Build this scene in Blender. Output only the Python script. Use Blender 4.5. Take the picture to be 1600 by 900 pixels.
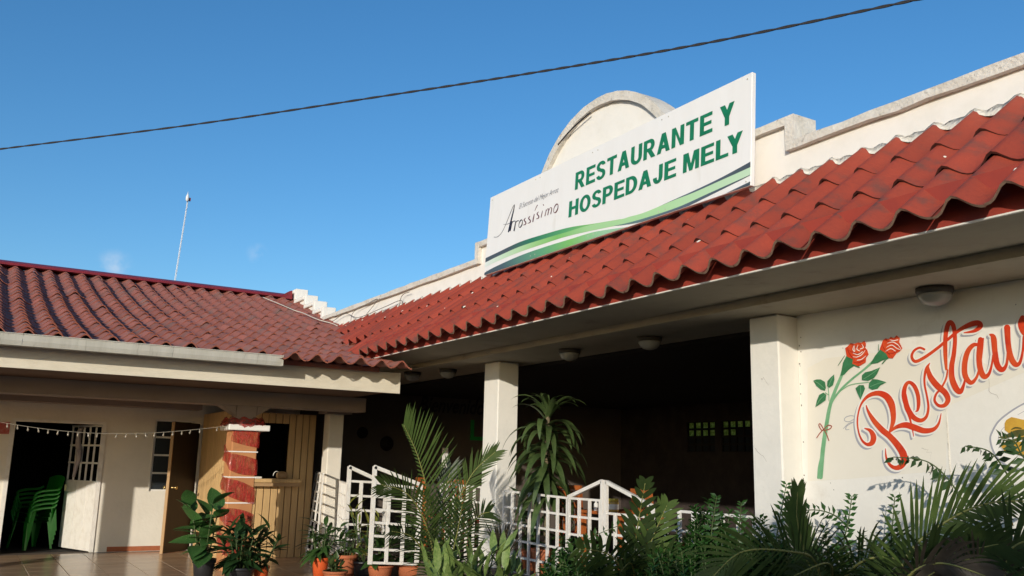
import bpy, bmesh, math, random
from mathutils import Vector, Matrix, Euler, Quaternion
R = math.radians
for o in list(bpy.data.objects): bpy.data.objects.remove(o)
scene = bpy.context.scene
COL = scene.collection

# ---------------------------------------------------------------- camera
F_PX, PITCH, ROLL, YAW, EYE = 1400.0, 0.1962, 0.0244, 0.540, Vector((0, 0, 1.5))
fw = Vector((math.sin(YAW)*math.cos(PITCH), math.cos(YAW)*math.cos(PITCH), math.sin(PITCH)))
r0 = Vector((math.cos(YAW), -math.sin(YAW), 0)); u0 = r0.cross(fw)
rt = r0*math.cos(ROLL)+u0*math.sin(ROLL); up = u0*math.cos(ROLL)-r0*math.sin(ROLL)
cam = bpy.data.cameras.new('camera'); cam.sensor_width = 36; cam.lens = F_PX*36/1600
cam.clip_start = .05; cam.clip_end = 2000
camo = bpy.data.objects.new('camera', cam); COL.objects.link(camo)
camo.matrix_world = Matrix(((rt.x, up.x, -fw.x, EYE.x), (rt.y, up.y, -fw.y, EYE.y), (rt.z, up.z, -fw.z, EYE.z), (0, 0, 0, 1)))
scene.camera = camo
# survey helpers: where a sight line meets a real plane of the place
def ray(x, y): return fw + rt*((x-800)/F_PX) - up*((y-450)/F_PX)
def ax(x, y, X): d = ray(x, y); return EYE + d*(X/d.x)
def ay(x, y, Y): d = ray(x, y); return EYE + d*(Y/d.y)
def az(x, y, Z): d = ray(x, y); return EYE + d*((Z-EYE.z)/d.z)
def ad(x, y, D): return EYE + ray(x, y)*D

# ---------------------------------------------------------------- light
SUN_AZ, SUN_EL = R(46), math.atan(.19)
w = bpy.data.worlds.new('World'); scene.world = w; w.use_nodes = True
nt = w.node_tree; bg = nt.nodes['Background']
sky = nt.nodes.new('ShaderNodeTexSky'); sky.sky_type = 'NISHITA'; sky.sun_disc = False
sky.sun_elevation = SUN_EL; sky.sun_rotation = SUN_AZ + math.pi
sky.altitude = 0; sky.air_density = 1.0; sky.dust_density = .8; sky.ozone_density = 3.5
hsv = nt.nodes.new('ShaderNodeHueSaturation'); hsv.inputs['Saturation'].default_value = 1.16; hsv.inputs['Value'].default_value = 1.0
nt.links.new(sky.outputs[0], hsv.inputs['Color']); nt.links.new(hsv.outputs[0], bg.inputs[0]); bg.inputs[1].default_value = .15
wtc = nt.nodes.new('ShaderNodeTexCoord'); cur_ = hsv.outputs[0]
for (cx_, cy_, rad_, amt_) in ((178, 415, .022, .30), (402, 396, .014, .22)):
    d_ = ray(cx_, cy_).normalized(); sb_ = nt.nodes.new('ShaderNodeVectorMath'); sb_.operation = 'DISTANCE'; sb_.inputs[1].default_value = d_
    nz_ = nt.nodes.new('ShaderNodeTexNoise'); nz_.inputs['Scale'].default_value = 60; nz_.inputs['Detail'].default_value = 6
    nt.links.new(wtc.outputs['Generated'], sb_.inputs[0]); nt.links.new(wtc.outputs['Generated'], nz_.inputs['Vector'])
    mr_ = nt.nodes.new('ShaderNodeMapRange'); mr_.interpolation_type = 'SMOOTHSTEP'; mr_.inputs[1].default_value = rad_; mr_.inputs[2].default_value = 0; mr_.inputs[4].default_value = amt_
    nr_ = nt.nodes.new('ShaderNodeMapRange'); nr_.inputs[1].default_value = .42; nr_.inputs[2].default_value = .68
    ml_ = nt.nodes.new('ShaderNodeMath'); ml_.operation = 'MULTIPLY'; mx_ = nt.nodes.new('ShaderNodeMix'); mx_.data_type = 'RGBA'; mx_.inputs[7].default_value = (5.2, 5.0, 5.0, 1)
    nt.links.new(sb_.outputs['Value'], mr_.inputs[0]); nt.links.new(nz_.outputs['Fac'], nr_.inputs[0]); nt.links.new(mr_.outputs[0], ml_.inputs[0]); nt.links.new(nr_.outputs[0], ml_.inputs[1])
    nt.links.new(ml_.outputs[0], mx_.inputs[0]); nt.links.new(cur_, mx_.inputs[6]); cur_ = mx_.outputs[2]
nt.links.new(cur_, bg.inputs[0])
sl = bpy.data.lights.new('sun', 'SUN'); sl.energy = 2.85; sl.angle = R(.5); sl.color = (1, .925, .80)
so = bpy.data.objects.new('sun', sl); COL.objects.link(so)
sd = Vector((math.sin(SUN_AZ)*math.cos(SUN_EL), math.cos(SUN_AZ)*math.cos(SUN_EL), -math.sin(SUN_EL)))
so.rotation_euler = sd.to_track_quat('-Z', 'Y').to_euler(); so.location = (-10, -10, 12)
vs = scene.view_settings; vs.view_transform = 'Standard'; vs.look = 'None'; vs.gamma = 1; vs.exposure = .29
vs.use_curve_mapping = False
scene.render.engine = 'CYCLES'

# ---------------------------------------------------------------- materials
MATS = {}
def M(name, col, rough=.7, col2=None, scale=6., lo=.4, hi=.7, bump=0., bscale=40., spec=.3, coat=0., rnd=0., metal=0.,
      stain=None, sscale=1.5, slo=.55, shi=.75, trans=0., sub=0., stretch=None):
    m = bpy.data.materials.new(name); m.use_nodes = True; t = m.node_tree; N = t.nodes; L = t.links
    p = N['Principled BSDF']; p.inputs['Roughness'].default_value = rough
    p.inputs['Specular IOR Level'].default_value = spec; p.inputs['Metallic'].default_value = metal
    p.inputs['Coat Weight'].default_value = coat; p.inputs['Transmission Weight'].default_value = trans
    tc = N.new('ShaderNodeTexCoord'); vec = tc.outputs['Object']
    if stretch:
        mp = N.new('ShaderNodeMapping'); mp.inputs['Scale'].default_value = stretch; L.new(vec, mp.inputs[0]); vec = mp.outputs[0]
    oi = N.new('ShaderNodeObjectInfo')
    ad_ = N.new('ShaderNodeVectorMath'); ad_.operation = 'ADD'; L.new(vec, ad_.inputs[0])
    if rnd:
        sc_ = N.new('ShaderNodeMath'); sc_.operation = 'MULTIPLY'; sc_.inputs[1].default_value = 37.; L.new(oi.outputs['Random'], sc_.inputs[0])
        L.new(sc_.outputs[0], ad_.inputs[1])
    vec = ad_.outputs[0]
    cur = None
    def rgb(c):
        n = N.new('ShaderNodeRGB'); n.outputs[0].default_value = (*c, 1); return n.outputs[0]
    cur = rgb(col)
    def layer(cur, c2, sc, a, b, det=6):
        nz = N.new('ShaderNodeTexNoise'); nz.inputs['Scale'].default_value = sc; nz.inputs['Detail'].default_value = det; nz.inputs['Roughness'].default_value = .65
        L.new(vec, nz.inputs['Vector'])
        mr = N.new('ShaderNodeMapRange'); mr.inputs[1].default_value = a; mr.inputs[2].default_value = b; L.new(nz.outputs['Fac'], mr.inputs[0])
        mx = N.new('ShaderNodeMix'); mx.data_type = 'RGBA'; L.new(mr.outputs[0], mx.inputs[0]); L.new(cur, mx.inputs[6]); L.new(rgb(c2), mx.inputs[7])
        return mx.outputs[2]
    if col2: cur = layer(cur, col2, scale, lo, hi)
    if stain: cur = layer(cur, stain, sscale, slo, shi, 8)
    if rnd:
        hs = N.new('ShaderNodeHueSaturation'); mr = N.new('ShaderNodeMapRange'); mr.inputs[3].default_value = 1-rnd; mr.inputs[4].default_value = 1+rnd
        L.new(oi.outputs['Random'], mr.inputs[0]); L.new(mr.outputs[0], hs.inputs['Value']); L.new(cur, hs.inputs['Color']); cur = hs.outputs[0]
    L.new(cur, p.inputs['Base Color'])
    if bump:
        nz = N.new('ShaderNodeTexNoise'); nz.inputs['Scale'].default_value = bscale; nz.inputs['Detail'].default_value = 5; L.new(vec, nz.inputs['Vector'])
        b = N.new('ShaderNodeBump'); b.inputs['Strength'].default_value = bump; b.inputs['Distance'].default_value = .02
        L.new(nz.outputs['Fac'], b.inputs['Height']); L.new(b.outputs[0], p.inputs['Normal'])
    if sub:  # thin leaf: light passes through
        out = N['Material Output']; tr = N.new('ShaderNodeBsdfTranslucent'); ms = N.new('ShaderNodeMixShader'); ms.inputs[0].default_value = sub
        L.new(cur, tr.inputs[0]); L.new(p.outputs[0], ms.inputs[1]); L.new(tr.outputs[0], ms.inputs[2]); L.new(ms.outputs[0], out.inputs[0])
    MATS[name] = m; return m

M('wall', (.79, .758, .695), .85, (.73, .695, .63), 2.2, .4, .75, .12, 18, stain=(.60, .55, .47), sscale=2.6, slo=.62, shi=.86)
M('column', (.77, .74, .68), .85, (.71, .685, .63), 3, .4, .7, .18, 22, stain=(.50, .47, .41), sscale=4.5, slo=.64, shi=.84)
M('wingwall', (.76, .71, .62), .85, (.70, .65, .56), 2, .4, .7, .2, 20)
M('parapet', (.82, .79, .735), .9, (.76, .73, .665), 3, .45, .7, .12, 25, stain=(.45, .40, .31), sscale=7, slo=.66, shi=.82)
M('cap', (.69, .65, .585), .95, (.57, .53, .46), 7, .4, .65, .5, 35, stain=(.15, .125, .09), sscale=11, slo=.60, shi=.74)
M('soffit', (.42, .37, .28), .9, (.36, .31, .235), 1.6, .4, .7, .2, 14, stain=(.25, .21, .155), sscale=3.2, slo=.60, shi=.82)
M('fascia', (.70, .64, .52), .8, (.62, .56, .44), 3, .4, .7, .2, 20, stain=(.20, .16, .10), sscale=1.1, slo=.70, shi=.80, stretch=(1, 1, 3))
M('redfascia', (.34, .05, .03), .6, (.25, .04, .03), 3, .4, .7, .1, 15)
M('tile', (.34, .058, .032), .6, (.27, .052, .032), 4, .35, .7, .25, 30, spec=.25, rnd=.13, stain=(.115, .062, .050), sscale=4.0, slo=.54, shi=.76)
M('tile_dusty', (.34, .110, .078), .80, (.28, .115, .092), 5, .35, .65, .25, 40, spec=.2, rnd=.15, stain=(.19, .125, .105), sscale=2.6, slo=.50, shi=.72)
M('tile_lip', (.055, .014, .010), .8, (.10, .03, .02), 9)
M('tile_edge', (.26, .17, .12), .8, (.16, .07, .05), 9, .4, .65)
M('tile_dusty_edge', (.31, .095, .058), .8, (.24, .085, .06), 9)
M('ridge', (.22, .022, .028), .4, (.17, .02, .025), 3, spec=.5)
M('mortar', (.78, .73, .63), .95, (.68, .62, .52), 12, .4, .7, .6, 40)
M('gutter', (.50, .48, .42), .55, (.42, .40, .34), 3, .4, .7, .1, 30, stain=(.22, .20, .16), sscale=6, slo=.6, shi=.8, stretch=(3, 1, .4))
M('whitepaint', (.76, .73, .68), .5, (.66, .62, .56), 9, .45, .7, .2, 50, stain=(.30, .26, .22), sscale=14, slo=.68, shi=.78)
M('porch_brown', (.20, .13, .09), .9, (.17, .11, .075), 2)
M('beam_paint', (.34, .27, .23), .9, (.30, .24, .20), 2)
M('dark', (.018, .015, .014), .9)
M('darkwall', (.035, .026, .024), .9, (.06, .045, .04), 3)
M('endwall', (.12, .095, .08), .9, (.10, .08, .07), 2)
M('floor', (.52, .37, .245), .22, (.45, .31, .20), 3, .4, .7, .03, 12, spec=.5, rnd=.06)
M('grout', (.12, .09, .07), .9)
M('concrete', (.075, .07, .062), .95, (.055, .05, .045), 1.5, .4, .7, .4, 20)
M('soil', (.09, .06, .04), 1., (.05, .035, .025), 6, .4, .6, .8, 30)
M('wood_booth', (.60, .40, .19), .6, (.52, .34, .155), 5, .4, .65, .1, 40, rnd=.07, stretch=(6, 6, .6))
M('wood_dark', (.030, .019, .015), .5, (.022, .014, .011), 4, stretch=(5, 5, .5), spec=.4)
M('wood_edge', (.42, .27, .14), .6)
M('wood_orange', (.42, .115, .028), .5, (.33, .085, .02), 5, .4, .65, .05, 30, rnd=.1, stretch=(6, 6, 1))
M('redcushion', (.38, .03, .02), .8)
M('orange_column', (.52, .24, .10), .8, (.45, .20, .085), 4, .4, .7, .15, 25)
M('band', (.85, .83, .80), .5)
M('signwhite', (.82, .81, .79), .4, (.795, .78, .755), 3, spec=.3, stain=(.70, .68, .63), sscale=3.5, slo=.60, shi=.85, stretch=(1, 1.5, .35))
M('signgreen', (.012, .20, .095), .4, (.01, .16, .075), 12)
M('ink', (.012, .012, .03), .5); M('maroonink', (.10, .008, .022), .5); M('greyink', (.16, .16, .18), .5)
M('wave_slate', (.055, .075, .10), .4, (.08, .10, .12), 8)
M('wave_deep', (.03, .16, .085), .4, (.05, .21, .11), 8)
M('wave_teal', (.09, .21, .17), .4, (.13, .27, .19), 8)
M('wave_leaf', (.20, .48, .12), .4, (.28, .55, .17), 8)
M('wave_mint', (.46, .66, .42), .4, (.52, .70, .50), 8)
M('mural_red', (.60, .040, .010), .65, (.66, .095, .022), 7, .42, .66, .15, 30, stain=(.42, .024, .010), sscale=9, slo=.58, shi=.74, stretch=(1, 1, .5))
M('mural_darkred', (.36, .02, .008), .6)
M('mural_grey', (.36, .36, .40), .8)
M('mural_cream', (.79, .758, .695), .85)
M('mural_patch', (.765, .715, .62), .85, (.74, .69, .59), 3)
M('mural_green', (.045, .20, .085), .6, (.03, .14, .05), 14)
M('mural_stem', (.20, .42, .23), .6, (.12, .32, .15), 10)
M('mural_white', (.84, .80, .74), .7); M('mural_brownred', (.34, .07, .04), .7)
M('mural_food', (.62, .36, .05), .6, (.48, .24, .03), 9); M('mural_leafdark', (.07, .07, .02), .7, (.14, .13, .03), 12)
M('cable', (.03, .028, .03), .6); M('wire', (.16, .14, .12), .7); M('wire_white', (.62, .58, .50), .7)
M('glassdome', (.30, .30, .28), .25, spec=.5); M('lampbase', (.06, .055, .05), .5)
M('bulb', (.30, .27, .22), .15, spec=.6); M('bulbwire', (.30, .27, .22), .6)
M('greenplastic', (.018, .24, .018), .35, (.016, .20, .016), 3, spec=.5)
M('redsign', (.45, .06, .05), .6, (.55, .25, .22), 14)
M('paper', (.72, .70, .66), .8); M('cloth', (.42, .36, .36), .9)
M('tulle', (.34, .016, .012), .35, (.48, .045, .028), 26, .42, .62, .5, 60, spec=.6, coat=.3)
_m = MATS['tulle']; _n = _m.node_tree.nodes; _l = _m.node_tree.links; _t = _n.new('ShaderNodeBsdfTransparent'); _x = _n.new('ShaderNodeMixShader'); _z = _n.new('ShaderNodeTexNoise'); _z.inputs['Scale'].default_value = 14; _r = _n.new('ShaderNodeMapRange')
_r.inputs[1].default_value = .35; _r.inputs[2].default_value = .65; _r.inputs[3].default_value = .12; _r.inputs[4].default_value = .62; _l.new(_z.outputs['Fac'], _r.inputs[0]); _l.new(_r.outputs[0], _x.inputs[0]); _l.new(_n['Principled BSDF'].outputs[0], _x.inputs[1]); _l.new(_t.outputs[0], _x.inputs[2]); _l.new(_x.outputs[0], _n['Material Output'].inputs[0])
M('black_pot', (.022, .022, .024), .4, spec=.5, bump=.05); M('terracotta', (.42, .13, .055), .75, (.34, .11, .05), 6, .4, .7, .2, 30, rnd=.1)
M('orange_pot', (.60, .10, .025), .5); M('brass', (.6, .45, .2), .3, metal=1.)
M('pane_leaf', (.85, .85, .35), .3, (.35, .40, .10), 16, .4, .6, trans=0, sub=.75); M('pane_dark', (.03, .035, .04), .15, spec=.5)
M('exit_green', (.02, .30, .06), .5); M('lettering_dark', (.03, .025, .03), .8)
M('mastwhite', (.75, .75, .75), .5)
M('bottle_clear', (.62, .60, .56), .2, spec=.5); M('bottle_label', (.55, .36, .10), .5); M('bottle_cap', (.6, .45, .08), .4)
for n, c, c2 in (('leaf_dark', (.020, .055, .016), (.034, .08, .022)), ('leaf_mid', (.038, .095, .022), (.06, .125, .03)),
                 ('leaf_hedge', (.020, .070, .012), (.034, .10, .018)), ('leaf_palm', (.055, .092, .022), (.075, .115, .028)),
                 ('leaf_palm_dark', (.028, .052, .015), (.042, .068, .02)),
                 ('leaf_drac', (.055, .095, .028), (.085, .125, .04)), ('leaf_pale', (.21, .28, .085), (.11, .18, .04)),
                 ('leaf_dry', (.055, .045, .032), (.085, .065, .048)), ('leaf_purple', (.085, .075, .05), (.13, .10, .06)),
                 ('leaf_croton', (.34, .30, .06), (.12, .18, .03))):
    M(n, c, .42, c2, 9, .38, .62, .1, 60, spec=.5, rnd=.18, sub=.22)
M('leaf_spotted', (.045, .13, .030), .38, (.22, .30, .12), 38, .56, .64, .1, 60, spec=.5, rnd=.12, sub=.2)
M('bark', (.13, .10, .06), .9, (.20, .16, .10), 12, .4, .6, .6, 40); M('stem_green', (.06, .09, .03), .6); M('stake', (.62, .58, .50), .8, (.45, .40, .33), 10)
M('rachis', (.20, .20, .06), .5); M('petal', (.70, .42, .03), .6); M('haircloud', (.9, .9, .9), 1.)

# ---------------------------------------------------------------- mesh helpers
class MB:
    def __init__(s): s.v = []; s.f = []
    def add(s, vs, fs):
        n = len(s.v); s.v += [tuple(a) for a in vs]; s.f += [tuple(i+n for i in f) for f in fs]; return s
    def box(s, a, b):
        (x0, y0, z0), (x1, y1, z1) = a, b
        return s.add([(x0,y0,z0),(x1,y0,z0),(x1,y1,z0),(x0,y1,z0),(x0,y0,z1),(x1,y0,z1),(x1,y1,z1),(x0,y1,z1)],
              [(0,3,2,1),(4,5,6,7),(0,1,5,4),(1,2,6,5),(2,3,7,6),(3,0,4,7)])
    def bar(s, p, q, wd, hd, side=None):
        p, q = Vector(p), Vector(q); d = (q-p).normalized()
        a = Vector(side) if side else (Vector((0,0,1)) if abs(d.z) < .9 else Vector((1,0,0)))
        u = d.cross(a).normalized()*wd/2; v = u.cross(d).normalized()*hd/2
        c = [p-u-v, p+u-v, p+u+v, p-u+v, q-u-v, q+u-v, q+u+v, q-u+v]
        return s.add(c, [(0,3,2,1),(4,5,6,7),(0,1,5,4),(1,2,6,5),(2,3,7,6),(3,0,4,7)])
    def tube(s, pts, r, n=6, r2=None, cap=True):
        pts = [Vector(p) for p in pts]; k = len(pts); n0 = len(s.v); prev = None
        for i, p in enumerate(pts):
            d = (pts[min(i+1, k-1)]-pts[max(i-1, 0)]).normalized()
            a = prev if prev else (Vector((0,0,1)) if abs(d.z) < .9 else Vector((1,0,0)))
            u = (a - d*a.dot(d)).normalized(); prev = u; v = d.cross(u)
            rr = r if r2 is None else r+(r2-r)*i/max(1, k-1)
            for j in range(n):
                t = 2*math.pi*j/n; s.v.append(tuple(p+u*math.cos(t)*rr+v*math.sin(t)*rr))
        for i in range(k-1):
            for j in range(n):
                a = n0+i*n+j; b = n0+i*n+(j+1) % n; s.f.append((a, b, b+n, a+n))
        if cap: s.f.append(tuple(n0+j for j in range(n))[::-1]); s.f.append(tuple(n0+(k-1)*n+j for j in range(n)))
        return s
    def lathe(s, c, prof, n=16):
        c = Vector(c); n0 = len(s.v)
        for r, z in prof:
            for j in range(n):
                t = 2*math.pi*j/n; s.v.append((c.x+r*math.cos(t), c.y+r*math.sin(t), c.z+z))
        for i in range(len(prof)-1):
            for j in range(n):
                a = n0+i*n+j; b = n0+i*n+(j+1) % n; s.f.append((a, b, b+n, a+n))
        s.f.append(tuple(n0+j for j in range(n))[::-1]); s.f.append(tuple(n0+(len(prof)-1)*n+j for j in range(n)))
        return s
    def prism(s, poly, off):      # closed polygon (3D pts, planar) pushed along off
        n = len(poly); off = Vector(off); a = [Vector(p) for p in poly]
        return s.add(a+[p+off for p in a], [tuple(range(n))[::-1], tuple(range(n, 2*n))]+[(i, (i+1) % n, n+(i+1) % n, n+i) for i in range(n)])
    def mesh(s, name, mat, smooth=False, bevel=0):
        m = bpy.data.meshes.new(name); m.from_pydata(s.v, [], s.f)
        if bevel:
            bm = bmesh.new(); bm.from_mesh(m); bmesh.ops.recalc_face_normals(bm, faces=bm.faces)
            bmesh.ops.bevel(bm, geom=list(bm.edges), offset=bevel, segments=1, affect='EDGES', clamp_overlap=True); bm.to_mesh(m); bm.free()
        else:
            bm = bmesh.new(); bm.from_mesh(m); bmesh.ops.recalc_face_normals(bm, faces=bm.faces); bm.to_mesh(m); bm.free()
        m.materials.append(MATS[mat])
        if smooth: m.polygons.foreach_set('use_smooth', [True]*len(m.polygons))
        return m
    def build(s, name, mat, parent=None, smooth=False, bevel=0):
        return link(name, s.mesh(name, mat, smooth, bevel), parent)
def world_of(o):
    m = o.matrix_basis.copy()
    if o.parent: m = world_of(o.parent) @ o.matrix_parent_inverse @ m
    return m
def link(name, mesh, parent=None, mw=None):
    o = bpy.data.objects.new(name, mesh); COL.objects.link(o)
    if mw is not None: o.matrix_basis = mw
    if parent:
        o.parent = parent; o.matrix_parent_inverse = world_of(parent).inverted()
    return o
def thing(name, label, cat, loc=(0, 0, 0), group=None):
    o = bpy.data.objects.new(name, None); COL.objects.link(o); o.location = loc; o.empty_display_size = .1
    tag(o, label, cat, group); return o
def tag(o, label, cat, group=None):
    o['label'] = label; o['category'] = cat
    if group: o['group'] = group
    return o
def struct(o): o['kind'] = 'structure'; return o
def lab(o, l): o['label'] = l; return o
def smooth_path(pts, k=6):
    P = [Vector(p) if not isinstance(p, Vector) else p for p in pts]; out = []
    for i in range(len(P)-1):
        p0, p1, p2, p3 = P[max(i-1, 0)], P[i], P[i+1], P[min(i+2, len(P)-1)]
        for j in range(k):
            t = j/k; out.append(.5*((2*p1)+(p2-p0)*t+(2*p0-5*p1+4*p2-p3)*t*t+(3*p1-p0-3*p2+p3)*t**3))
    return out+[P[-1]]

# ---------------------------------------------------------------- ground
struct(MB().box((-300, -300, -.6), (400, 400, -.12)).build('ground', 'concrete'))
bed = struct(MB().box((4.35, -1.5, -.118), (5.75, 9.6, .12)).build('planting_bed', 'soil'))
fl = struct(MB().box((-9, 10.9, -.116), (5.3, 16.3, -.008)).build('porch_floor', 'grout'))
tm = MB().box((-.2225, -.2225, -.012), (.2225, .2225, .004)).mesh('floor_tile', 'floor', bevel=.003)
for i in range(-4, 11):
    for j in range(11): link('floor_tile', tm, fl, Matrix.Translation((.25+i*.45, 11.15+j*.45, 0)))
struct(MB().box((5.32, 4.5, -.115), (12.6, 15.9, .25)).build('dining_floor', 'grout'))

# ---------------------------------------------------------------- roof tiles
PITCH_T, AMP = .311, .078
def tile_mesh(name, mat, L, edge=None, p=PITCH_T, amp=AMP, lift=.026, n=10, over=.05):
    m = MB(); top = []; 
    def prof(u):
        t = u/p; return amp*(.5-.5*math.cos(2*math.pi*(t-.045*math.sin(2*math.pi*t))))
    for u in [p*i/n for i in range(n+1)]: top.append((u, prof(u)))
    g = lambda h: lift*(.22+.78*h/amp)
    vs = [(u, 0, h+g(h)) for u, h in top]+[(u, L*.5, h+g(h)*.5) for u, h in top]+[(u, L+over, h-lift*over/L) for u, h in top]+[(u, .003, h+g(h)-.018) for u, h in top]+[(u, 0, h+g(h)) for u, h in top]
    k = n+1; fs = []
    for i in range(n):
        fs += [(i, i+1, k+i+1, k+i), (k+i, k+i+1, 2*k+i+1, 2*k+i), (3*k+i, 3*k+i+1, 4*k+i+1, 4*k+i)]
    m.add(vs, fs); me = m.mesh(name, mat, True)
    if edge:
        me.materials.append(MATS[edge])
        for q in me.polygons:
            if all(v >= 3*k for v in q.vertices): q.material_index = 1
    me.update(); return me
def basis(o, u, v):
    u = Vector(u).normalized(); v = Vector(v).normalized(); w_ = u.cross(v)
    return Matrix(((u.x, v.x, w_.x, o[0]), (u.y, v.y, w_.y, o[1]), (u.z, v.z, w_.z, o[2]), (0, 0, 0, 1)))

# ================================================================ RESTAURANT BUILDING
rb = thing('restaurant_building', 'cream restaurant with red tiled eave, arched parapet and mural wall on the right', 'building', (6, 7, -.12))
XE, ZE, XC, XW = 4.71, 2.91, 5.85, 6.085
mw = MB().box((XW, -6, -.1), (XW+.2, 5.32, 2.95)).build('mural_wall', 'wall', rb); lab(mw, 'cream wall with painted roses and red lettering')
def column(x0, x1, y0, y1, z0, z1, mat, par, name='column'): return MB().box((x0, y0, z0), (x1, y1, z1)).build(name, mat, par, bevel=.012)
column(XC, 6.16, 10.045, 10.42, -.1, 2.836, 'column', rb)
column(XC, 6.30, 5.322, 5.655, -.1, 2.836, 'column', rb)
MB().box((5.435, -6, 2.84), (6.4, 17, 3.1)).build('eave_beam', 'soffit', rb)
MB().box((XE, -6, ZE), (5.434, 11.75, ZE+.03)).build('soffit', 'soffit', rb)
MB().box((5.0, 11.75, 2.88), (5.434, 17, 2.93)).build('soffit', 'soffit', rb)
MB().box((XE-.004, -6, ZE+.004), (XE+.03, 11.95, 3.17)).build('fascia_board', 'redfascia', rb)
MB().box((XE-.010, -6, ZE-.006), (XE+.012, 11.75, ZE+.004)).build('drip_edge', 'whitepaint', rb)
# roof deck and slab
S0, S1 = Vector((4.555, 0, 2.942)), Vector((5.855, 0, 3.965)); SV = (S1-S0).normalized(); SL = (S1-S0).length
nrm = Vector((-SV.z, 0, SV.x))
d0 = S0+SV*.24-nrm*.03; d1 = S1-nrm*.03
MB().add([(d0.x, -6, d0.z), (d1.x, -6, d1.z), (d1.x, 17.2, d1.z), (d0.x, 17.2, d0.z)]+[(d0.x+.03, -6, d0.z-.03), (d1.x, -6, d1.z-.05), (d1.x, 17.2, d1.z-.05), (d0.x+.03, 17.2, d0.z-.03)],
         [(0,1,2,3),(4,7,6,5),(0,4,5,1),(1,5,6,2),(2,6,7,3),(3,7,4,0)]).build('roof_deck', 'redfascia', rb)
MB().box((5.9, -6, 3.1), (12.66, 21, 3.3)).build('roof_slab', 'concrete', rb)
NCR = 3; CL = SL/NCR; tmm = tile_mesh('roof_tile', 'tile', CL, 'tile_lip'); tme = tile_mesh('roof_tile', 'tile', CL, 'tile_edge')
rng = random.Random(3)
y_first = 4.227+PITCH_T*.0
for j in range(-12, 44):
    y = y_first+j*PITCH_T
    for c in range(NCR):
        if j < -8: continue
        o = S0+SV*(CL*c); 
        # beyond the valley the tiles are under the other roof
        ymax = 12.1+c*2.0
        if y-PITCH_T > ymax: continue
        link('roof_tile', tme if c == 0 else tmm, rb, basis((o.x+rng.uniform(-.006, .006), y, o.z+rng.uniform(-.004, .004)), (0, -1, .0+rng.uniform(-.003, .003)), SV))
# mortar where the tiles meet the parapet
m = MB(); k = 0
for i in range(-60, 420):
    y = i*.04
    t = (y_first-y)/PITCH_T; h = AMP*(.5-.5*math.cos(2*math.pi*(t-.045*math.sin(2*math.pi*t))))
    z = S1.z+h*.78+.02; e = rng.uniform(.008, .020)+.035*max(0, math.cos(2*math.pi*t))
    m.v += [(5.825-rng.uniform(0, .012), y, z-.03), (5.845, y, z+e), (5.853, y, z-.06)]
    if k:
        a = 3*(k-1); m.f += [(a, a+3, a+4, a+1), (a+1, a+4, a+5, a+2)]
    k += 1
m.build('mortar_joint', 'mortar', rb, True)
m = MB(); rr = random.Random(77)
for i in range(45):
    y = rr.uniform(1.5, 15.5); f = rr.random()**.6; t_ = (y_first-y)/PITCH_T; h = AMP*(.5-.5*math.cos(2*math.pi*(t_-.045*math.sin(2*math.pi*t_)))); p = S0+SV*(SL*f*.98); c = int(f*.98*NCR); lf_ = .026*(.22+.78*h/AMP)*(1-(f*.98*NCR-c))
    q = Vector((p.x, y, p.z))+nrm*(h+lf_+.001); r_ = rr.uniform(.006, .020); n0 = len(m.v); k_ = 7; tu = Vector((0, -1, math.sin(2*math.pi*t_)*.75)).normalized()
    for j in range(k_): a = 2*math.pi*j/k_; m.v.append(tuple(q+tu*math.cos(a)*r_*rr.uniform(.6, 1.2)+SV*math.sin(a)*r_*rr.uniform(.6, 1.6)))
    m.v.append(tuple(q+nrm*.006)); m.f += [(n0+j, n0+(j+1) % k_, n0+k_) for j in range(k_)]
o = m.build('mortar_droppings', 'mortar', rb); o['kind'] = 'stuff'
# parapet with moulded cap, centre step and arch
ZT, ZS = 4.31, 4.545; PY0, PY1 = 5.02, 10.70; CB = .075; ACY, ACZ, AR = 7.86, 4.25, 1.43
a0 = math.asin((ZS-ACZ)/AR)
arc = [(ACY+AR*math.cos(t), ACZ+AR*math.sin(t)) for t in [a0+(math.pi-2*a0)*i/36 for i in range(37)]]
outl = [(-6, 3.3), (-6, ZT-.002), (PY0+.002, ZT-.002), (PY0+.002, ZS-.002)]+[(y, z-.002) for y, z in arc[::-1]]+[(PY1-.002, ZS-.002), (PY1-.002, ZT-.002)]
st = [(17.05, ZT-.002), (17.05, 4.50), (17.6, 4.50), (17.6, 4.70), (18.2, 4.70), (18.2, 4.91), (18.9, 4.91), (18.9, 5.15), (20.2, 5.15), (20.2, 3.3)]
pw = MB().prism([(XC+.004, y, z) for y, z in outl+st], (.2, 0, 0)).build('parapet_wall', 'parapet', rb)
capx0, capx1 = XC-.055, XC+.23
def capbox(y0, y1, z0, z1, nm='parapet_cap', seg=1):
    m = MB(); ny = max(1, int((y1-y0)/.25)) if seg else 1
    rr = random.Random(int(y0*10)+5)
    rows = []
    for i in range(ny+1):
        y = y0+(y1-y0)*i/ny; e = [rr.uniform(-.007, .007) for _ in range(4)] if seg else [0]*4
        rows.append([(capx0+e[0], y, z0+e[1]), (capx0+e[2], y, z1+e[3]), (capx1, y, z1+e[3]), (capx1, y, z0)])
    for i in range(ny):
        pass
    vs = [p for r_ in rows for p in r_]; fs = []
    for i in range(ny):
        for j in range(4): fs.append((i*4+j, i*4+(j+1) % 4, (i+1)*4+(j+1) % 4, (i+1)*4+j))
    fs += [(0,1,2,3), tuple(ny*4+j for j in (3,2,1,0))]
    return MB().add(vs, fs).build(nm, 'cap', rb)
capbox(-6, PY0-.001, ZT-CB, ZT)
capbox(PY0, PY0+.10, ZT-CB, ZS, seg=0); capbox(PY0+.101, arc[0][0] if False else ACY-AR*math.cos(a0)+.0, ZS-CB, ZS)
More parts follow.
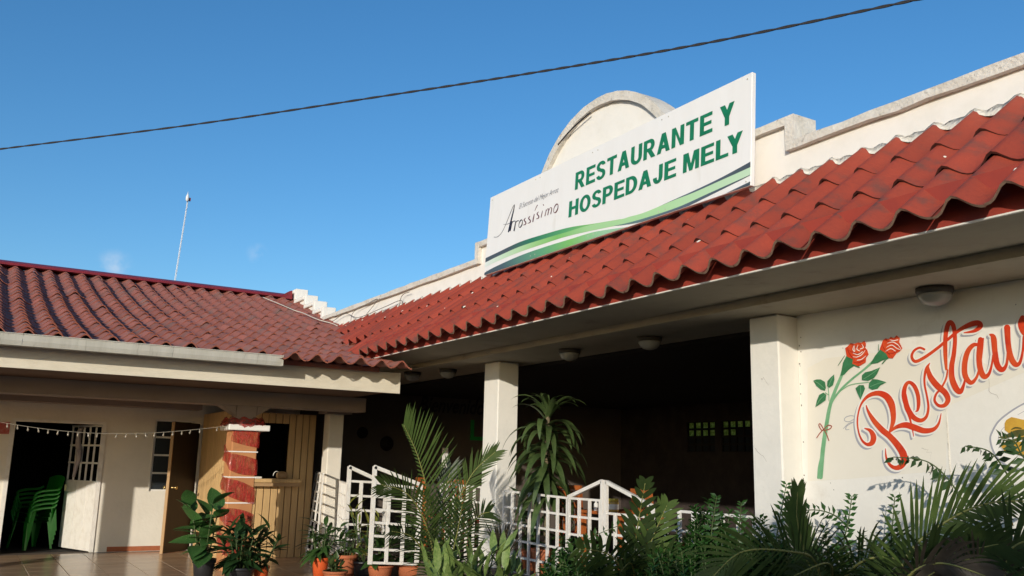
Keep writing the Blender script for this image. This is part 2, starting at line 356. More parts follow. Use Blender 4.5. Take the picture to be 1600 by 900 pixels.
capbox(ACY+AR*math.cos(a0), PY1-.101, ZS-CB, ZS); capbox(PY1-.10, PY1, ZT-CB, ZS, seg=0)
capbox(PY1+.001, 16.95, ZT-CB, ZT)
m = MB(); ro, ri = AR+.015, AR-.085
ts = [a0-.03+(math.pi-2*a0+.06)*i/44 for i in range(45)]
for t in ts:
    e = rng.uniform(-.004, .004)
    for r_, x in ((ro+e, capx0), (ro+e, capx1), (ri, capx1), (ri-e, capx0)): m.v.append((x, ACY+r_*math.cos(t), ACZ+r_*math.sin(t)))
for i in range(44):
    for j in range(4): m.f.append((i*4+j, i*4+(j+1) % 4, i*4+4+(j+1) % 4, i*4+4+j))
m.f += [(0,1,2,3), (179,178,177,176)]
m.build('arch_moulding', 'cap', rb)
for (y0, y1, z0, z1) in ((16.96, 17.08, 4.24, 4.52), (17.081, 17.6, 4.44, 4.52), (17.50, 17.62, 4.521, 4.72), (17.621, 18.2, 4.64, 4.72), (18.10, 18.22, 4.721, 4.93), (18.221, 18.9, 4.85, 4.93), (18.80, 18.92, 4.931, 5.17), (18.921, 20.2, 5.09, 5.17)):
    MB().box((capx0+.01, y0, z0), (capx1, y1, z1)).build('parapet_step', 'parapet', rb, bevel=.01)
# interior of the open dining room
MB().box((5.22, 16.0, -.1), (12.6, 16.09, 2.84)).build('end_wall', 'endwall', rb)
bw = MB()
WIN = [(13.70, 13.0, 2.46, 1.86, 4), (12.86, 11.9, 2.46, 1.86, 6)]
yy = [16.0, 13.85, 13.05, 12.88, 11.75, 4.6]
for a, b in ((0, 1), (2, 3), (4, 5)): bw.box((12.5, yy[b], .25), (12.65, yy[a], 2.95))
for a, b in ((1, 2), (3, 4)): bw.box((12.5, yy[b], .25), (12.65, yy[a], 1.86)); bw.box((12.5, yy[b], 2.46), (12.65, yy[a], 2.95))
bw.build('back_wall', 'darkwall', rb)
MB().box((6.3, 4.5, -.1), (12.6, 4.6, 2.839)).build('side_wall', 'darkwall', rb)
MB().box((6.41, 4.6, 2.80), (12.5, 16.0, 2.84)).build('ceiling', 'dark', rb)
for (ya, yb, n) in ((13.85, 13.05, 4), (12.88, 11.75, 6)):
    wn = MB()
    for i in range(n+1): y = ya+(yb-ya)*i/n; wn.box((12.52, y-.016, 1.862), (12.60, y+.016, 2.458))
    for q in range(5): z = 1.86+.15*q; wn.box((12.525, yb, z-.02 if q else z+.001), (12.595, ya, z+.02 if q < 4 else z-.001))
    wn = wn.build('window_grid', 'dark', rb)
    for i in range(n):
        for q in range(4):
            y0_ = ya+(yb-ya)*(i+.5)/n; h = abs(yb-ya)/n/2-.017
            mat = 'pane_leaf' if (q == 3 or (q == 2 and (n == 4 or i < 2))) else 'pane_dark'
            MB().box((12.555, y0_-h, 1.86+.15*q+.015), (12.562, y0_+h, 1.86+.15*(q+1)-.015)).build('pane', mat, wn)
# lettering on the end wall
def text_mesh(body, size, shear=0, offset=0, space=1.):
    c = bpy.data.curves.new('t', 'FONT'); c.body = body; c.size = size; c.shear = shear; c.offset = offset; c.resolution_u = 5; c.space_character = space
    o = bpy.data.objects.new('t', c); COL.objects.link(o)
    dg = bpy.context.evaluated_depsgraph_get(); me = bpy.data.meshes.new_from_object(o.evaluated_get(dg))
    bpy.data.objects.remove(o); bpy.data.curves.remove(c); return me
def text_on(name, body, mat, parent, o, u, v, width, height, n, shear=0, offset=0, space=1., thick=.002, bold=0):
    me = text_mesh(body, 1, shear, offset, space)
    xs = [a.co.x for a in me.vertices]; ys = [a.co.y for a in me.vertices]
    x0, x1, y0, y1 = min(xs), max(xs), min(ys), max(ys); u, v, n, o = Vector(u).normalized(), Vector(v).normalized(), Vector(n), Vector(o)
    m = MB(); K = 3 if bold else 0
    cop = [(0, 0)] if not bold else [(a*bold, b*bold*.55) for a in (-1, -.33, .33, 1) for b in (-1, 0, 1)]
    for k, (dx, dy) in enumerate(cop):
        m.add([o+u*(bold+dx+(a.co.x-x0)/(x1-x0)*(width-2*bold))+v*(bold*.55+dy+(a.co.y-y0)/(y1-y0)*(height-1.1*bold))+n*(thick+.00025*k) for a in me.vertices], [tuple(p.vertices) for p in me.polygons])
    return m.build(name, mat, parent)
ew = [c for c in rb.children if c.name.startswith('end_wall')][0] if rb.children else rb
a, b = ay(655, 632, 16.0), ay(752, 632, 16.0)
text_on('painted_lettering', 'Bienvenidos', 'lettering_dark', rb, (a.x, 16.0, 2.50), (1, 0, 0), (0, 0, 1), 1.6, .30, (0, -1, 0), shear=.3, offset=.02)
# valances and wall joint line
p0 = ax(1478, 640, XW)
MB().box((XW-.003, p0.y-.006, .3), (XW+.01, p0.y+.006, 2.5)).build('wall_joint', 'mortar', mw)

rr = random.Random(19)
for (px_, py_, n_, X_, Ys) in ((1190, 592, 5, XC, None), (1180, 700, 4, XC, None), (1440, 700, 6, XW, None), (1290, 690, 5, XW, None), (1545, 590, 5, XW, None)):
    P = [ax(px_, py_, X_-.001)]
    for i in range(n_): P.append(P[-1]+Vector((0, rr.uniform(-.05, .03), rr.uniform(-.05, .02))))
    MB().tube(P, .0014, 4, .0006).build('hairline_crack', 'grout', rb)
m = MB()
for i in range(34):
    z = rr.uniform(.9, 2.7); c_ = Vector((XW-.0008, 5.318-abs(rr.gauss(0, .02)), z)) if i % 2 else Vector((XW-.0008, rr.uniform(2.6, 5.2), rr.uniform(1.0, 2.7))); k_ = 6; n0 = len(m.v); r_ = rr.uniform(.003, .008)
    for j in range(k_): a = j*1.047; m.v.append((c_.x, c_.y+math.cos(a)*r_*rr.uniform(.5, 1.2), c_.z+math.sin(a)*r_*rr.uniform(.5, 1.6)))
    m.f.append(tuple(range(n0, n0+k_)))
o = m.build('paint_chips', 'concrete', mw); o['kind'] = 'stuff'
# ---- mural (flat paint on the wall)
def stroke(m, pts, wid, k=7, lay=0.):
    """ribbon with changing width; pts = (px, py) on the wall"""
    P = smooth_path([Vector((x, y, w_)) for (x, y), w_ in zip(pts, wid)], k)
    n0 = len(m.v); n = len(P)
    for i, p in enumerate(P):
        d = (P[min(i+1, n-1)]-P[max(i-1, 0)]); d.z = 0; d = d.normalized() if d.length > 1e-6 else Vector((1, 0, 0))
        q = Vector((-d.y, d.x, 0))*max(.15, p.z)/2
        for s in (q, -q): m.v.append(m.map(p.x+s.x, p.y+s.y, lay+.0006*i/n))
    for i in range(n-1): a = n0+2*i; m.f.append((a, a+1, a+3, a+2))
    for p, sgn, e in ((P[0], -1, 0), (P[-1], 1, n-1)):     # round ends
        a = len(m.v); rr = max(.15, p.z)/2
        for j in range(10): t = j*math.pi*.2; m.v.append(m.map(p.x+rr*math.cos(t), p.y+rr*math.sin(t), lay+.0006*e/n+.0002))
        m.f.append(tuple(range(a, a+10)))
    return m
def poly(m, pts, lay=0.):
    a = len(m.v); m.v += [m.map(x, y, lay) for x, y in pts]; m.f.append(tuple(range(a, len(m.v)))); return m
def surf(fn): m = MB(); m.map = fn; return m
def wallmap(ox, oy, s, base=.0):
    return lambda x, y, l: tuple(ax(ox+x/s, oy+y/s, XW-.0015-base-l))
CB_ = (1320, 480, 3.461); CR_ = (1260, 510, 3.6); CP_ = (1480, 600, 5.625)
mp = surf(wallmap(0, 0, 1, 0)); poly(mp, [(1262, 575), (1290, 560), (1420, 545), (1515, 560), (1560, 575), (1600, 560), (1600, 582), (1480, 635), (1478, 735), (1330, 748), (1262, 752)])
mp.build('repainted_patch', 'mural_patch', mw)
LET = [
 ([(108,655),(138,668),(155,700),(148,732),(122,742),(95,722),(76,680),(68,620),(76,560),(96,512),(132,477),(180,465),(222,480),(248,515),(260,560),(262,610),(252,650),(240,678)], [6,20,30,28,18,12,9,9,9,12,20,28,36,38,32,26,18,8]),
 ([(116,532),(126,562),(156,612),(200,662),(242,697),(285,745),(315,792),(320,832),(300,862),(270,868),(242,850),(224,812),(220,765)], [6,14,26,32,32,36,40,38,30,22,16,11,4]),
 ([(243,676),(280,648),(330,637),(380,652),(430,668),(480,660),(508,628),(521,575)], [8,20,32,34,30,22,13,4]),
 ([(372,698),(364,650),(350,595),(333,540),(320,480),(326,430),(346,406),(374,424),(394,470),(399,520),(394,555),(384,564)], [4,8,12,20,26,22,18,22,22,20,14,6]),
 ([(322,470),(338,545),(372,596),(412,612),(442,590),(452,540),(444,480),(432,420),(432,370),(444,328),(460,302)], [24,30,28,22,16,13,11,11,13,17,4]),
 ([(448,322),(462,375),(500,425),(542,462),(558,500),(540,530),(508,532),(486,505),(494,470),(522,436),(548,385),(556,340)], [14,30,34,32,28,22,17,14,12,11,11,9]),
 ([(549,335),(544,260),(544,170),(554,105),(570,82),(588,104),(596,170),(590,250),(578,320),(580,385),(602,440),(626,456),(646,410),(655,360)], [14,22,24,26,26,24,22,24,28,32,34,26,13,9]),
 ([(430,228),(404,219),(374,236),(362,268),(382,293),(430,272),(500,222),(560,172),(622,122),(682,92),(722,86),(732,104),(700,128),(645,138)], [12,12,13,15,17,17,16,16,20,28,30,28,18,6]),
 ([(728,205),(696,204),(664,242),(648,310),(652,372),(682,408),(712,380),(730,320),(740,240),(748,170)], [13,22,28,30,30,24,15,12,14,10]),
 ([(734,175),(726,260),(732,330),(752,374),(778,362),(794,315),(802,260)], [28,30,31,30,18,12,10]),
 ([(786,148),(804,165),(812,240),(824,310),(850,338),(874,310),(882,240),(886,170)], [10,30,30,32,28,16,12,12]),
 ([(878,110),(884,200),(898,270),(922,308),(946,300),(962,240),(968,160)], [34,30,32,30,18,13,13]),
 ([(962,58),(956,90),(968,130),(990,150),(1010,120)], [30,40,36,26,16]),
 ([(985,130),(985,220),(990,300)], [24,30,26])]
for nm, mat, dx, dy, grow, base in (('letter_shadow', 'mural_grey', -13, 14, 9, .001), ('letter_outline', 'mural_cream', -2, 2, 17, .004), ('red_lettering', 'mural_red', 0, 0, 0, .007)):
    m = surf(wallmap(*CB_, base))
    for i, (pts, wd) in enumerate(LET): stroke(m, [(x+dx, y+dy) for x, y in pts], [q+grow for q in wd], lay=.0002*i)
    m.build(nm, mat, mw)
m = surf(wallmap(*CR_, .003))
stroke(m, [(278,508),(250,502),(220,512),(215,530),(240,536),(270,520)], [3,4,4,4,4,3]); stroke(m, [(282,535),(240,545),(208,575)], [3,4,3]); stroke(m, [(262,540),(228,560),(222,580),(240,580)], [3,4,4,3])
m.build('painted_flourish', 'mural_grey', mw)
m = surf(wallmap(*CR_, .003))
for i, (p_, w_) in enumerate((([(80,848),(92,700),(112,560),(132,450),(162,360),(198,275),(222,195)], [24,24,22,20,18,17,24]), ([(118,530),(142,430),(192,358),(252,300),(332,236),(402,172)], [8,11,12,12,12,18]), ([(66,852),(72,790),(82,730)], [12,14,6]))): stroke(m, p_, w_, lay=.0008*i)
stroke(m, [(127,420),(126,380),(122,345)], [4,4,4], lay=.003); stroke(m, [(196,360),(250,328),(350,314)], [4,5,4], lay=.0034); stroke(m, [(124,385),(105,372)], [4,4], lay=.0037)
m.build('painted_stem', 'mural_stem', mw)
m = surf(wallmap(*CR_, .0075))
for i, q in enumerate(([(192,278),(205,205),(228,160),(262,178),(300,225),(268,222),(240,242),(212,272)], [(358,212),(386,165),(418,125),(448,150),(462,182),(430,190),(400,206)],
    [(38,305),(58,298),(80,298),(104,312),(110,345),(104,362),(80,355),(56,335)], [(116,335),(118,308),(135,288),(156,270),(158,300),(150,330),(128,346)], [(50,455),(58,418),(72,385),(95,372),(112,384),(108,415),(84,432)],
    [(312,302),(312,275),(330,258),(365,250),(415,230),(398,268),(380,290),(348,306)], [(350,346),(352,318),(372,296),(400,298),(450,314),(418,330),(400,350),(370,356)], [(276,348),(296,330),(322,330),(330,350),(318,380),(304,412),(288,378)])): poly(m, q, .0003*i)
stroke(m, [(215,165),(195,195),(178,220)], [3,4,3], lay=.003); stroke(m, [(262,215),(300,232)], [8,3], lay=.003); stroke(m, [(440,190),(425,212),(455,180)], [3,4,3], lay=.0035); stroke(m, [(405,100),(405,135)], [2,4], lay=.003)
m.build('painted_leaves', 'mural_green', mw)
m = surf(wallmap(*CR_, .0085))
for q in ([(40,306),(70,322),(102,350)], [(152,278),(138,305),(125,338)], [(55,448),(78,410),(105,385)], [(408,236),(360,272),(318,298)], [(440,315),(400,322),(358,340)], [(303,402),(304,365),(305,335)]): stroke(m, q, [2,3,2], lay=.003)
m.build('painted_leaf_veins', 'mural_stem', mw)
m = surf(wallmap(*CR_, .009))
poly(m, [(226,168),(218,122),(232,112),(248,94),(268,98),(292,90),(310,92),(326,80),(336,98),(330,118),(342,132),(350,158),(336,176),(334,202),(300,222),(284,224),(258,212),(262,185)])
poly(m, [(412,128),(430,78),(446,66),(462,72),(474,58),(492,66),(506,50),(526,66),(522,88),(540,124),(528,138),(508,150),(486,180),(462,178),(448,152)], .0003)
m.build('painted_rose_head', 'mural_red', mw)
m = surf(wallmap(*CR_, .010))
for q in ([(268,108),(262,130),(272,140),(270,110)], [(290,105),(284,128),(300,138)], [(312,100),(320,118),(302,128)], [(330,135),(312,158),(285,172),(262,170)], [(335,165),(310,185),(285,190)], [(262,150),(290,158),(316,142)],
          [(455,95),(485,88),(515,104),(532,128)], [(450,118),(480,105),(510,124),(530,132)], [(446,140),(475,125),(500,138)], [(470,75),(490,80),(515,75)]):
    m = surf(wallmap(*CR_, .010)); stroke(m, q, [2,4.5,4,2][:len(q)]); m.build('painted_highlight', 'mural_white', mw)
for q in ([(232,120),(240,150),(262,180)], [(255,100),(280,120),(300,112)], [(300,95),(318,112),(334,110)], [(262,200),(290,205),(325,190)], [(240,135),(270,150),(300,150),(330,125)], [(425,100),(440,130),(470,160)], [(440,72),(470,88),(500,70)], [(455,150),(490,150),(520,130)], [(480,110),(510,112),(530,105)]):
    m = surf(wallmap(*CR_, .0096)); stroke(m, q, [2,4.5,4,2][:len(q)]); m.build('painted_petal_line', 'mural_darkred', mw)
m = surf(wallmap(*CR_, .0095))
for q in ([(97,578),(78,548),(70,556),(84,582),(97,582)], [(97,580),(122,556),(142,562),(128,578),(100,584)], [(94,582),(76,600),(58,626)], [(103,586),(116,612),(126,642)]): stroke(m, q, [5]*len(q))
m.build('painted_bow', 'mural_brownred', mw)
m = surf(wallmap(*CP_, .002)); poly(m, [(760,140),(675,172),(560,240),(450,330),(392,430),(380,490),(402,580),(452,660),(545,725),(700,760),(900,740),(900,140)])
m.build('painted_plate', 'mural_white', mw)
m = surf(wallmap(*CP_, .003)); stroke(m, [(760,140),(675,172),(560,240),(450,330),(392,430),(380,490),(402,580),(452,660),(545,725),(700,760)], [12,14,15,16,15,14,14,15,16,14]); stroke(m, [(560,340),(490,390),(455,450),(455,520),(500,610)], [2,4,4,4,2], lay=.001); stroke(m, [(620,270),(675,240)], [3,4], lay=.002)
m.build('painted_plate_rim', 'mural_grey', mw)
m = surf(wallmap(*CP_, .005))
poly(m, [(505,345),(520,315),(565,290),(610,300),(660,312),(760,330),(800,460),(690,480),(620,470),(540,432),(505,405)]); poly(m, [(470,545),(500,512),(700,505),(800,520),(800,640),(690,650),(600,612),(512,600)], .0004)
m.build('painted_food', 'mural_food', mw)
m = surf(wallmap(*CP_, .006))
for q, w_ in (([(450,472),(520,460),(580,440),(640,430),(720,420)], [4,30,50,60,40]), ([(480,490),(560,500),(640,480),(720,470)], [6,20,26,20]), ([(565,400),(600,385),(650,390)], [8,14,10]), ([(510,600),(560,595),(640,620),(720,640)], [6,12,16,14])): stroke(m, q, w_, lay=.0004*len(m.v)/100)
m.build('painted_garnish', 'mural_leafdark', mw)

# ================================================================ SIGN
XS0, XS1 = 5.60, 5.66
sg = thing('restaurant_sign', 'large white signboard with green capitals standing on the tiled eave', 'sign', (5.6, 7.7, 3.93))
zb, zt = 3.945, 5.02
def sx(z): return XS0+(XS1-XS0)*(z-zb)/(zt-zb)
SY0, SY1 = 5.345, 10.06
MB().add([(sx(zb), SY0, zb), (sx(zb), SY1, zb), (sx(zt), SY1, zt), (sx(zt), SY0, zt), (sx(zb)+.05, SY0, zb), (sx(zb)+.05, SY1, zb), (sx(zt)+.05, SY1, zt), (sx(zt)+.05, SY0, zt)],
         [(0,3,2,1),(4,5,6,7),(0,1,5,4),(1,2,6,5),(2,3,7,6),(3,0,4,7)]).build('panel', 'signwhite', sg, bevel=.004)
for y in (5.40, 6.47, 6.57, 7.65, 7.75, 8.83, 8.93, 10.0):
    for z in (zt-.05, zb+.05): MB().lathe((0, 0, 0), [(.008, 0), (.008, .003), (.003, .005)], 8).build('bolt', 'gutter', sg).matrix_basis = Matrix.Translation((sx(z)-.0005, y, z)) @ Matrix.Rotation(-math.pi/2, 4, 'Y')
def signpt(px, py, l=.003):
    X = 5.63
    for _ in range(4): p = ax(px, py, X); X = sx(p.z)
    return ax(px, py, X-l)
def clampy(p): return Vector((p.x, min(max(p.y, SY0+.004), SY1-.004), max(p.z, zb+.004)))
def glyph(ch):
    """bold sans capital in a box one unit high: (width, list of polygons)"""
    V = lambda x0, x1, y0=0, y1=1: [(x0, y0), (x1, y0), (x1, y1), (x0, y1)]
    def arc(cx, cy, rx, ry, a0, a1, t=.2, n=14):
        o = []
        for i in range(n):
            a, b = R(a0+(a1-a0)*i/n), R(a0+(a1-a0)*(i+1)/n); ix, iy = rx-t, ry-t*.86
            o.append([(cx+rx*math.cos(a), cy+ry*math.sin(a)), (cx+rx*math.cos(b), cy+ry*math.sin(b)), (cx+ix*math.cos(b), cy+iy*math.sin(b)), (cx+ix*math.cos(a), cy+iy*math.sin(a))])
        return o
    P = [V(0, .2), V(.2, .37, .83, 1), V(.2, .37, .37, .54)]+arc(.37, .685, .30, .315, -90, 90)
    T = {'E': (.64, [V(0, .2), V(.2, .64, .83, 1), V(.2, .60, .425, .585), V(.2, .66, 0, .17)]), 'T': (.66, [V(0, .66, .83, 1), V(.23, .43, 0, .83)]), 'L': (.60, [V(0, .2), V(.2, .60, 0, .17)]),
         'H': (.70, [V(0, .2), V(.5, .7), V(.2, .5, .43, .60)]), 'N': (.70, [V(0, .2), V(.5, .7), [(.2, 1), (.5, .28), (.5, 0), (.2, .72)]]),
         'M': (.84, [V(0, .18), V(.66, .84), [(.18, 1), (.26, 1), (.49, .0), (.35, 0), (.18, .66)], [(.66, 1), (.58, 1), (.35, 0), (.49, 0), (.66, .66)]]),
         'A': (.76, [[(0, 0), (.21, 0), (.485, 1), (.275, 1)], [(.55, 0), (.76, 0), (.485, 1), (.275, 1)], V(.17, .59, .21, .38)]),
         'Y': (.72, [[(0, 1), (.23, 1), (.46, .46), (.26, .38)], [(.72, 1), (.49, 1), (.26, .46), (.46, .38)], V(.26, .46, 0, .44)]),
         'U': (.70, [V(0, .2, .34, 1), V(.5, .7, .34, 1)]+arc(.35, .345, .35, .36, 180, 360)), 'O': (.78, arc(.39, .5, .39, .515, 0, 360, n=24)),
         'D': (.70, [V(0, .2), V(.2, .29, .83, 1), V(.2, .29, 0, .17)]+arc(.29, .5, .42, .5, -90, 90)), 'P': (.67, P), 'R': (.73, P+[[(.26, .40), (.48, .42), (.74, 0), (.50, 0)]]),
         'S': (.64, arc(.32, .735, .31, .28, 12, 262, .19, 18)+arc(.32, .275, .32, .29, 98, -165, .19, 18)+[[(.22, .62), (.30, .45), (.50, .40), (.42, .56)]]),
         'J': (.54, [V(.34, .54, .33, 1)]+arc(.27, .335, .27, .35, 178, 360))}
    return T[ch]
for body, bl, tl, br in (('RESTAURANTE Y', (898.5, 297), (901, 270.5), (1147, 190)), ('HOSPEDAJE MELY', (888.5, 340), (891, 315.5), (1160, 231))):
    p, q, r_ = signpt(*bl), signpt(*tl), signpt(*br)
    hgt = (q-p).length*1.03; u = Vector((0, -1, 0)); v = Vector((XS1-XS0, 0, zt-zb)).normalized(); gap = .125
    total = sum((.30 if ch == ' ' else glyph(ch)[0]+gap) for ch in body)-gap-(.16 if 'L' in body else 0); sc = (p.y-r_.y)/total; cur = 0
    for ch in body:
        if ch == ' ': cur += .30; continue
        wd, ps_ = glyph(ch); m = MB()
        for e, dx in enumerate((-.016, .016)):
            for k, pg in enumerate(ps_): m.add([p+u*((cur+a+dx)*sc)+v*(b*hgt)+Vector((-1, 0, 0))*(.001+.00012*(k % 5)+.0007*e) for a, b in pg], [tuple(range(len(pg)))])
        m.build('letter', 'signgreen', sg); cur += wd+gap-(.16 if ch == 'L' else 0)
def signmap(ox, oy, s, base): return lambda x, y, l: tuple(clampy(signpt(ox+x/s, oy+y/s, .002+base+l)))
CS_ = (750, 300, 6.427); CT_ = (960, 230, 6.0)
def T(l): return [((x/6.0+960-750)*6.427, (y/6.0+230-300)*6.427) for x, y in l]
m = surf(signmap(*CS_, 0))
for q, w_ in (([(140,452),(175,450),(218,408),(262,318),(302,218),(330,150),(346,128)], [3,3,2.5,2.5,3,3,3]), ([(346,128),(338,180),(316,270),(286,398)], [4,7,9,9]), ([(236,326),(275,322),(312,306)], [2,3,3]), ([(322,292),(314,335),(302,388)], [4,7,8]), ([(312,340),(328,300),(346,292)], [2,4,7]),
              ([(360,290),(352,335),(342,388)], [4,7,8]), ([(350,340),(366,298),(384,288)], [2,4,7])): stroke(m, q, [x*1.45 for x in w_], lay=.0002)
def ell(cx, cy, rx, ry, sl): return [(cx+rx*math.cos(t)-sl*ry*math.sin(t), cy+ry*math.sin(t)) for t in [i*math.pi/5-.6 for i in range(11)]]
stroke(m, ell(408, 318, 16, 38, .25), [6,9,11,9,6,5,6,9,11,8,6], 4)
m.build('script_lettering', 'ink', sg)
m = surf(signmap(*CS_, 0))
for dx, dy in ((0, 0), (45, -18), (130, -62)): stroke(m, [(456+dx,262+dy),(443+dx,282+dy),(458+dx,302+dy),(458+dx,322+dy),(436+dx,332+dy)], [6,10,11,9,5])
for q, w_ in (([(545,222),(538,255),(530,298)], [6,10,10]), ([(576,132),(562,160),(550,190)], [8,6,3]), ([(628,188),(622,215),(614,254)], [4,7,7]), ([(636,126),(639,134)], [8,8]), ([(664,178),(660,205),(652,240)], [5,7,8]), ([(658,208),(676,172),(690,175),(680,230)], [3,5,8,8]), ([(684,205),(704,160),(720,165),(710,220)], [3,5,8,8])): stroke(m, q, w_)
stroke(m, ell(762, 165, 19, 44, .28), [6,9,11,9,6,5,6,9,11,8,6], 4)
m.build('script_lettering', 'maroonink', sg)
p, q = signpt(811, 329), signpt(873, 301)
text_on('slogan_lettering', 'El Secreto del Mejor Arroz', 'greyink', sg, p, (0, -1, .0), (0, 0, 1), p.y-q.y, .085, (-1, 0, 0), shear=.45, offset=-.012, thick=.001)
def wave(top, bot, mat, lay, nm):
    m = surf(signmap(*CS_, lay)); a = smooth_path([Vector((*t, 0)) for t in top], 6); b = smooth_path([Vector((*t, 0)) for t in bot], 6)
    n = min(len(a), len(b))
    for i in range(n): m.v += [m.map(a[i].x, a[i].y, 0), m.map(b[i].x, b[i].y, 0)]
    m.f = [(2*i, 2*i+1, 2*i+3, 2*i+2) for i in range(n-1)]
    m.build(nm, mat, sg)
def ramp(name, stops):
    m = M(name, (1, 1, 1), .4); N = m.node_tree.nodes; L = m.node_tree.links; tc = N.new('ShaderNodeTexCoord'); sp = N.new('ShaderNodeSeparateXYZ'); L.new(tc.outputs['Object'], sp.inputs[0])
    mr = N.new('ShaderNodeMapRange'); mr.inputs[1].default_value = SY1; mr.inputs[2].default_value = SY0; L.new(sp.outputs[1], mr.inputs[0])
    cr = N.new('ShaderNodeValToRGB'); L.new(mr.outputs[0], cr.inputs[0]); e = cr.color_ramp.elements
    while len(e) > 1: e.remove(e[0])
    e[0].position = stops[0][0]; e[0].color = (*stops[0][1], 1)
    for f, c in stops[1:]: n = e.new(f); n.color = (*c, 1)
    L.new(cr.outputs[0], N['Principled BSDF'].inputs['Base Color'])
SLATE, DEEP, LEAF, MINT, TEAL = (.065, .085, .10), (.03, .19, .10), (.20, .50, .13), (.44, .66, .42), (.10, .24, .18)
ramp('wave_top', [(0, SLATE), (.12, SLATE), (.24, DEEP), (.40, (.10, .36, .14)), (.5, LEAF)])
ramp('wave_mid', [(0, (.72, .78, .74)), (.10, (.55, .72, .52)), (.26, (.32, .58, .22)), (.36, LEAF), (.5, (.36, .62, .30)), (.75, (.40, .66, .34)), (1, (.52, .70, .50))])
ramp('wave_low', [(0, SLATE), (.10, (.07, .11, .13)), (.20, TEAL), (.30, (.12, .36, .18)), (.42, LEAF), (.55, (.30, .55, .34))])
ramp('wave_right', [(.3, (.16, .42, .24)), (.55, (.13, .25, .22)), (.8, (.10, .14, .18)), (1, SLATE)])
wave([(40, 672), (180, 605), (400, 502), (640, 425), (900, 355), (1150, 317), (1414, 272)], [(40, 715), (180, 645), (400, 548), (640, 470), (850, 408), (1100, 335), (1414, 275)], 'wave_top', 0, 'wave_band')
wave([(40, 715), (180, 645), (400, 548), (640, 470), (850, 408), (1100, 332), (1414, 273)]+T([(140,652),(300,605),(600,475),(900,345),(1285,178)]), [(40, 762), (180, 692), (400, 602), (640, 520), (850, 452), (1100, 392), (1414, 328)]+T([(140,705),(300,660),(600,560),(900,425),(1285,255)]), 'wave_mid', .0004, 'wave_band')
wave(T([(420,555),(560,490),(750,405),(1000,285),(1285,130)]), T([(420,556),(560,496),(750,422),(1000,310),(1285,182)]), 'wave_right', .0008, 'wave_band')
wave(T([(0,735),(100,715),(300,660),(600,560),(900,425),(1285,253)]), T([(0,737),(100,728),(300,690),(600,592),(900,450),(1285,258)]), 'wave_right', .0008, 'wave_band')
wave([(30, 820), (150, 752), (400, 640), (640, 555), (900, 475), (1150, 400), (1400, 362)]+T([(170,742)]), [(30, 850), (150, 815), (400, 728), (640, 640), (900, 552), (1150, 465), (1400, 378)]+T([(170,745)]), 'wave_low', .0008, 'wave_band')
wave(T([(960,475),(1100,405),(1285,315)]), T([(960,482),(1100,442),(1285,378)]), 'wave_right', .0008, 'wave_band')
for y in (5.9, 7.7, 9.5): MB().bar((5.72, y, 4.0), (5.86, y, 4.2), .04, .04).build('bracket', 'wire', sg)

# ================================================================ GUEST WING
gw = thing('guest_wing', 'low cream side wing with dusty red tile roof, porch columns and gutter', 'building', (1, 14, -.12))
YF, ZF = 11.2, 2.425; YW = 16.1
# wall with door and window openings
w_ = MB()
DX0, DX1, WX0, WX1 = .675, 1.945, 2.745, 3.36
for (x0, x1, z0, z1) in ((-9, DX0, -.1, 2.46), (DX0, DX1, 2.01, 2.46), (DX1, WX0, -.1, 2.46), (WX0, WX1, -.1, .95), (WX0, WX1, 2.13, 2.46), (WX1, 3.62, -.1, 2.46), (4.45, 5.215, -.1, 2.46), (3.62, 4.45, 2.1, 2.46)):
    w_.box((x0, YW, z0), (x1, YW+.15, z1))
gwall = w_.build('porch_wall', 'wingwall', gw)
MB().box((DX1+.25, YW-.012, 0), (WX0+.7, YW-.001, .075)).build('skirting', 'terracotta', gwall)
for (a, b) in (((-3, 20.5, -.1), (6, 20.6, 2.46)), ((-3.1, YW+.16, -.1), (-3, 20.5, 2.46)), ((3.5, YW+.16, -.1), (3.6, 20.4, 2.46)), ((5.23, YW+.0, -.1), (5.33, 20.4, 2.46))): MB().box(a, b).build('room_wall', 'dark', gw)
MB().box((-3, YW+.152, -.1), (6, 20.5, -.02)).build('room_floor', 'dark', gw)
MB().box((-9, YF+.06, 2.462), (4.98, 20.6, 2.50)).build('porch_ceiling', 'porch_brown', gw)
MB().box((-9, YF, ZF), (4.985, YF+.055, 2.70)).build('fascia_board', 'fascia', gw)
MB().box((-9, 12.91, 2.25), (5.20, 13.27, 2.461)).build('beam', 'beam_paint', gw, bevel=.006)
MB().box((-9, 15.72, 2.30), (3.4, 16.095, 2.461)).build('beam', 'beam_paint', gw)
# columns
def porch_column(x0, x1, y0, y1, mat):
    c = column(x0, x1, y0, y1, -.02, 1.90, mat, gw)
    MB().box((x0-.08, y0-.08, 1.902), (x1+.14, y1+.08, 1.985)).build('capital', 'band', c, bevel=.008)
    MB().box((x0+.04, y0+.04, 1.986), (x1-.04, y1-.04, 2.249)).build('column_head', 'beam_paint', c)
    for s in (-1, 1):
        xx = x0+.03 if s < 0 else x1-.03
        MB().prism([(xx, y0+.06, 2.249), (xx, y0+.06, 2.12), (xx+s*.22, y0+.06, 2.249)], (0, .25, 0)).build('haunch', 'beam_paint', c)
    return c
rc = porch_column(3.235, 3.592, 12.90, 13.26, 'orange_column'); lab(rc, 'orange column with white bands')
for z in (1.60, 1.25, .90): MB().box((3.225, 12.892, z), (3.602, 13.27, z+.016)).build('white_band', 'band', rc)
porch_column(-1.02, -.78, 12.90, 13.14, 'orange_column')
column(4.952, 5.196, 13.8, 14.05, -.02, 2.25, 'wingwall', gw)
MB().box((4.87, 13.725, 2.251), (5.30, 14.1, 2.459)).build('beam_end', 'beam_paint', gw)
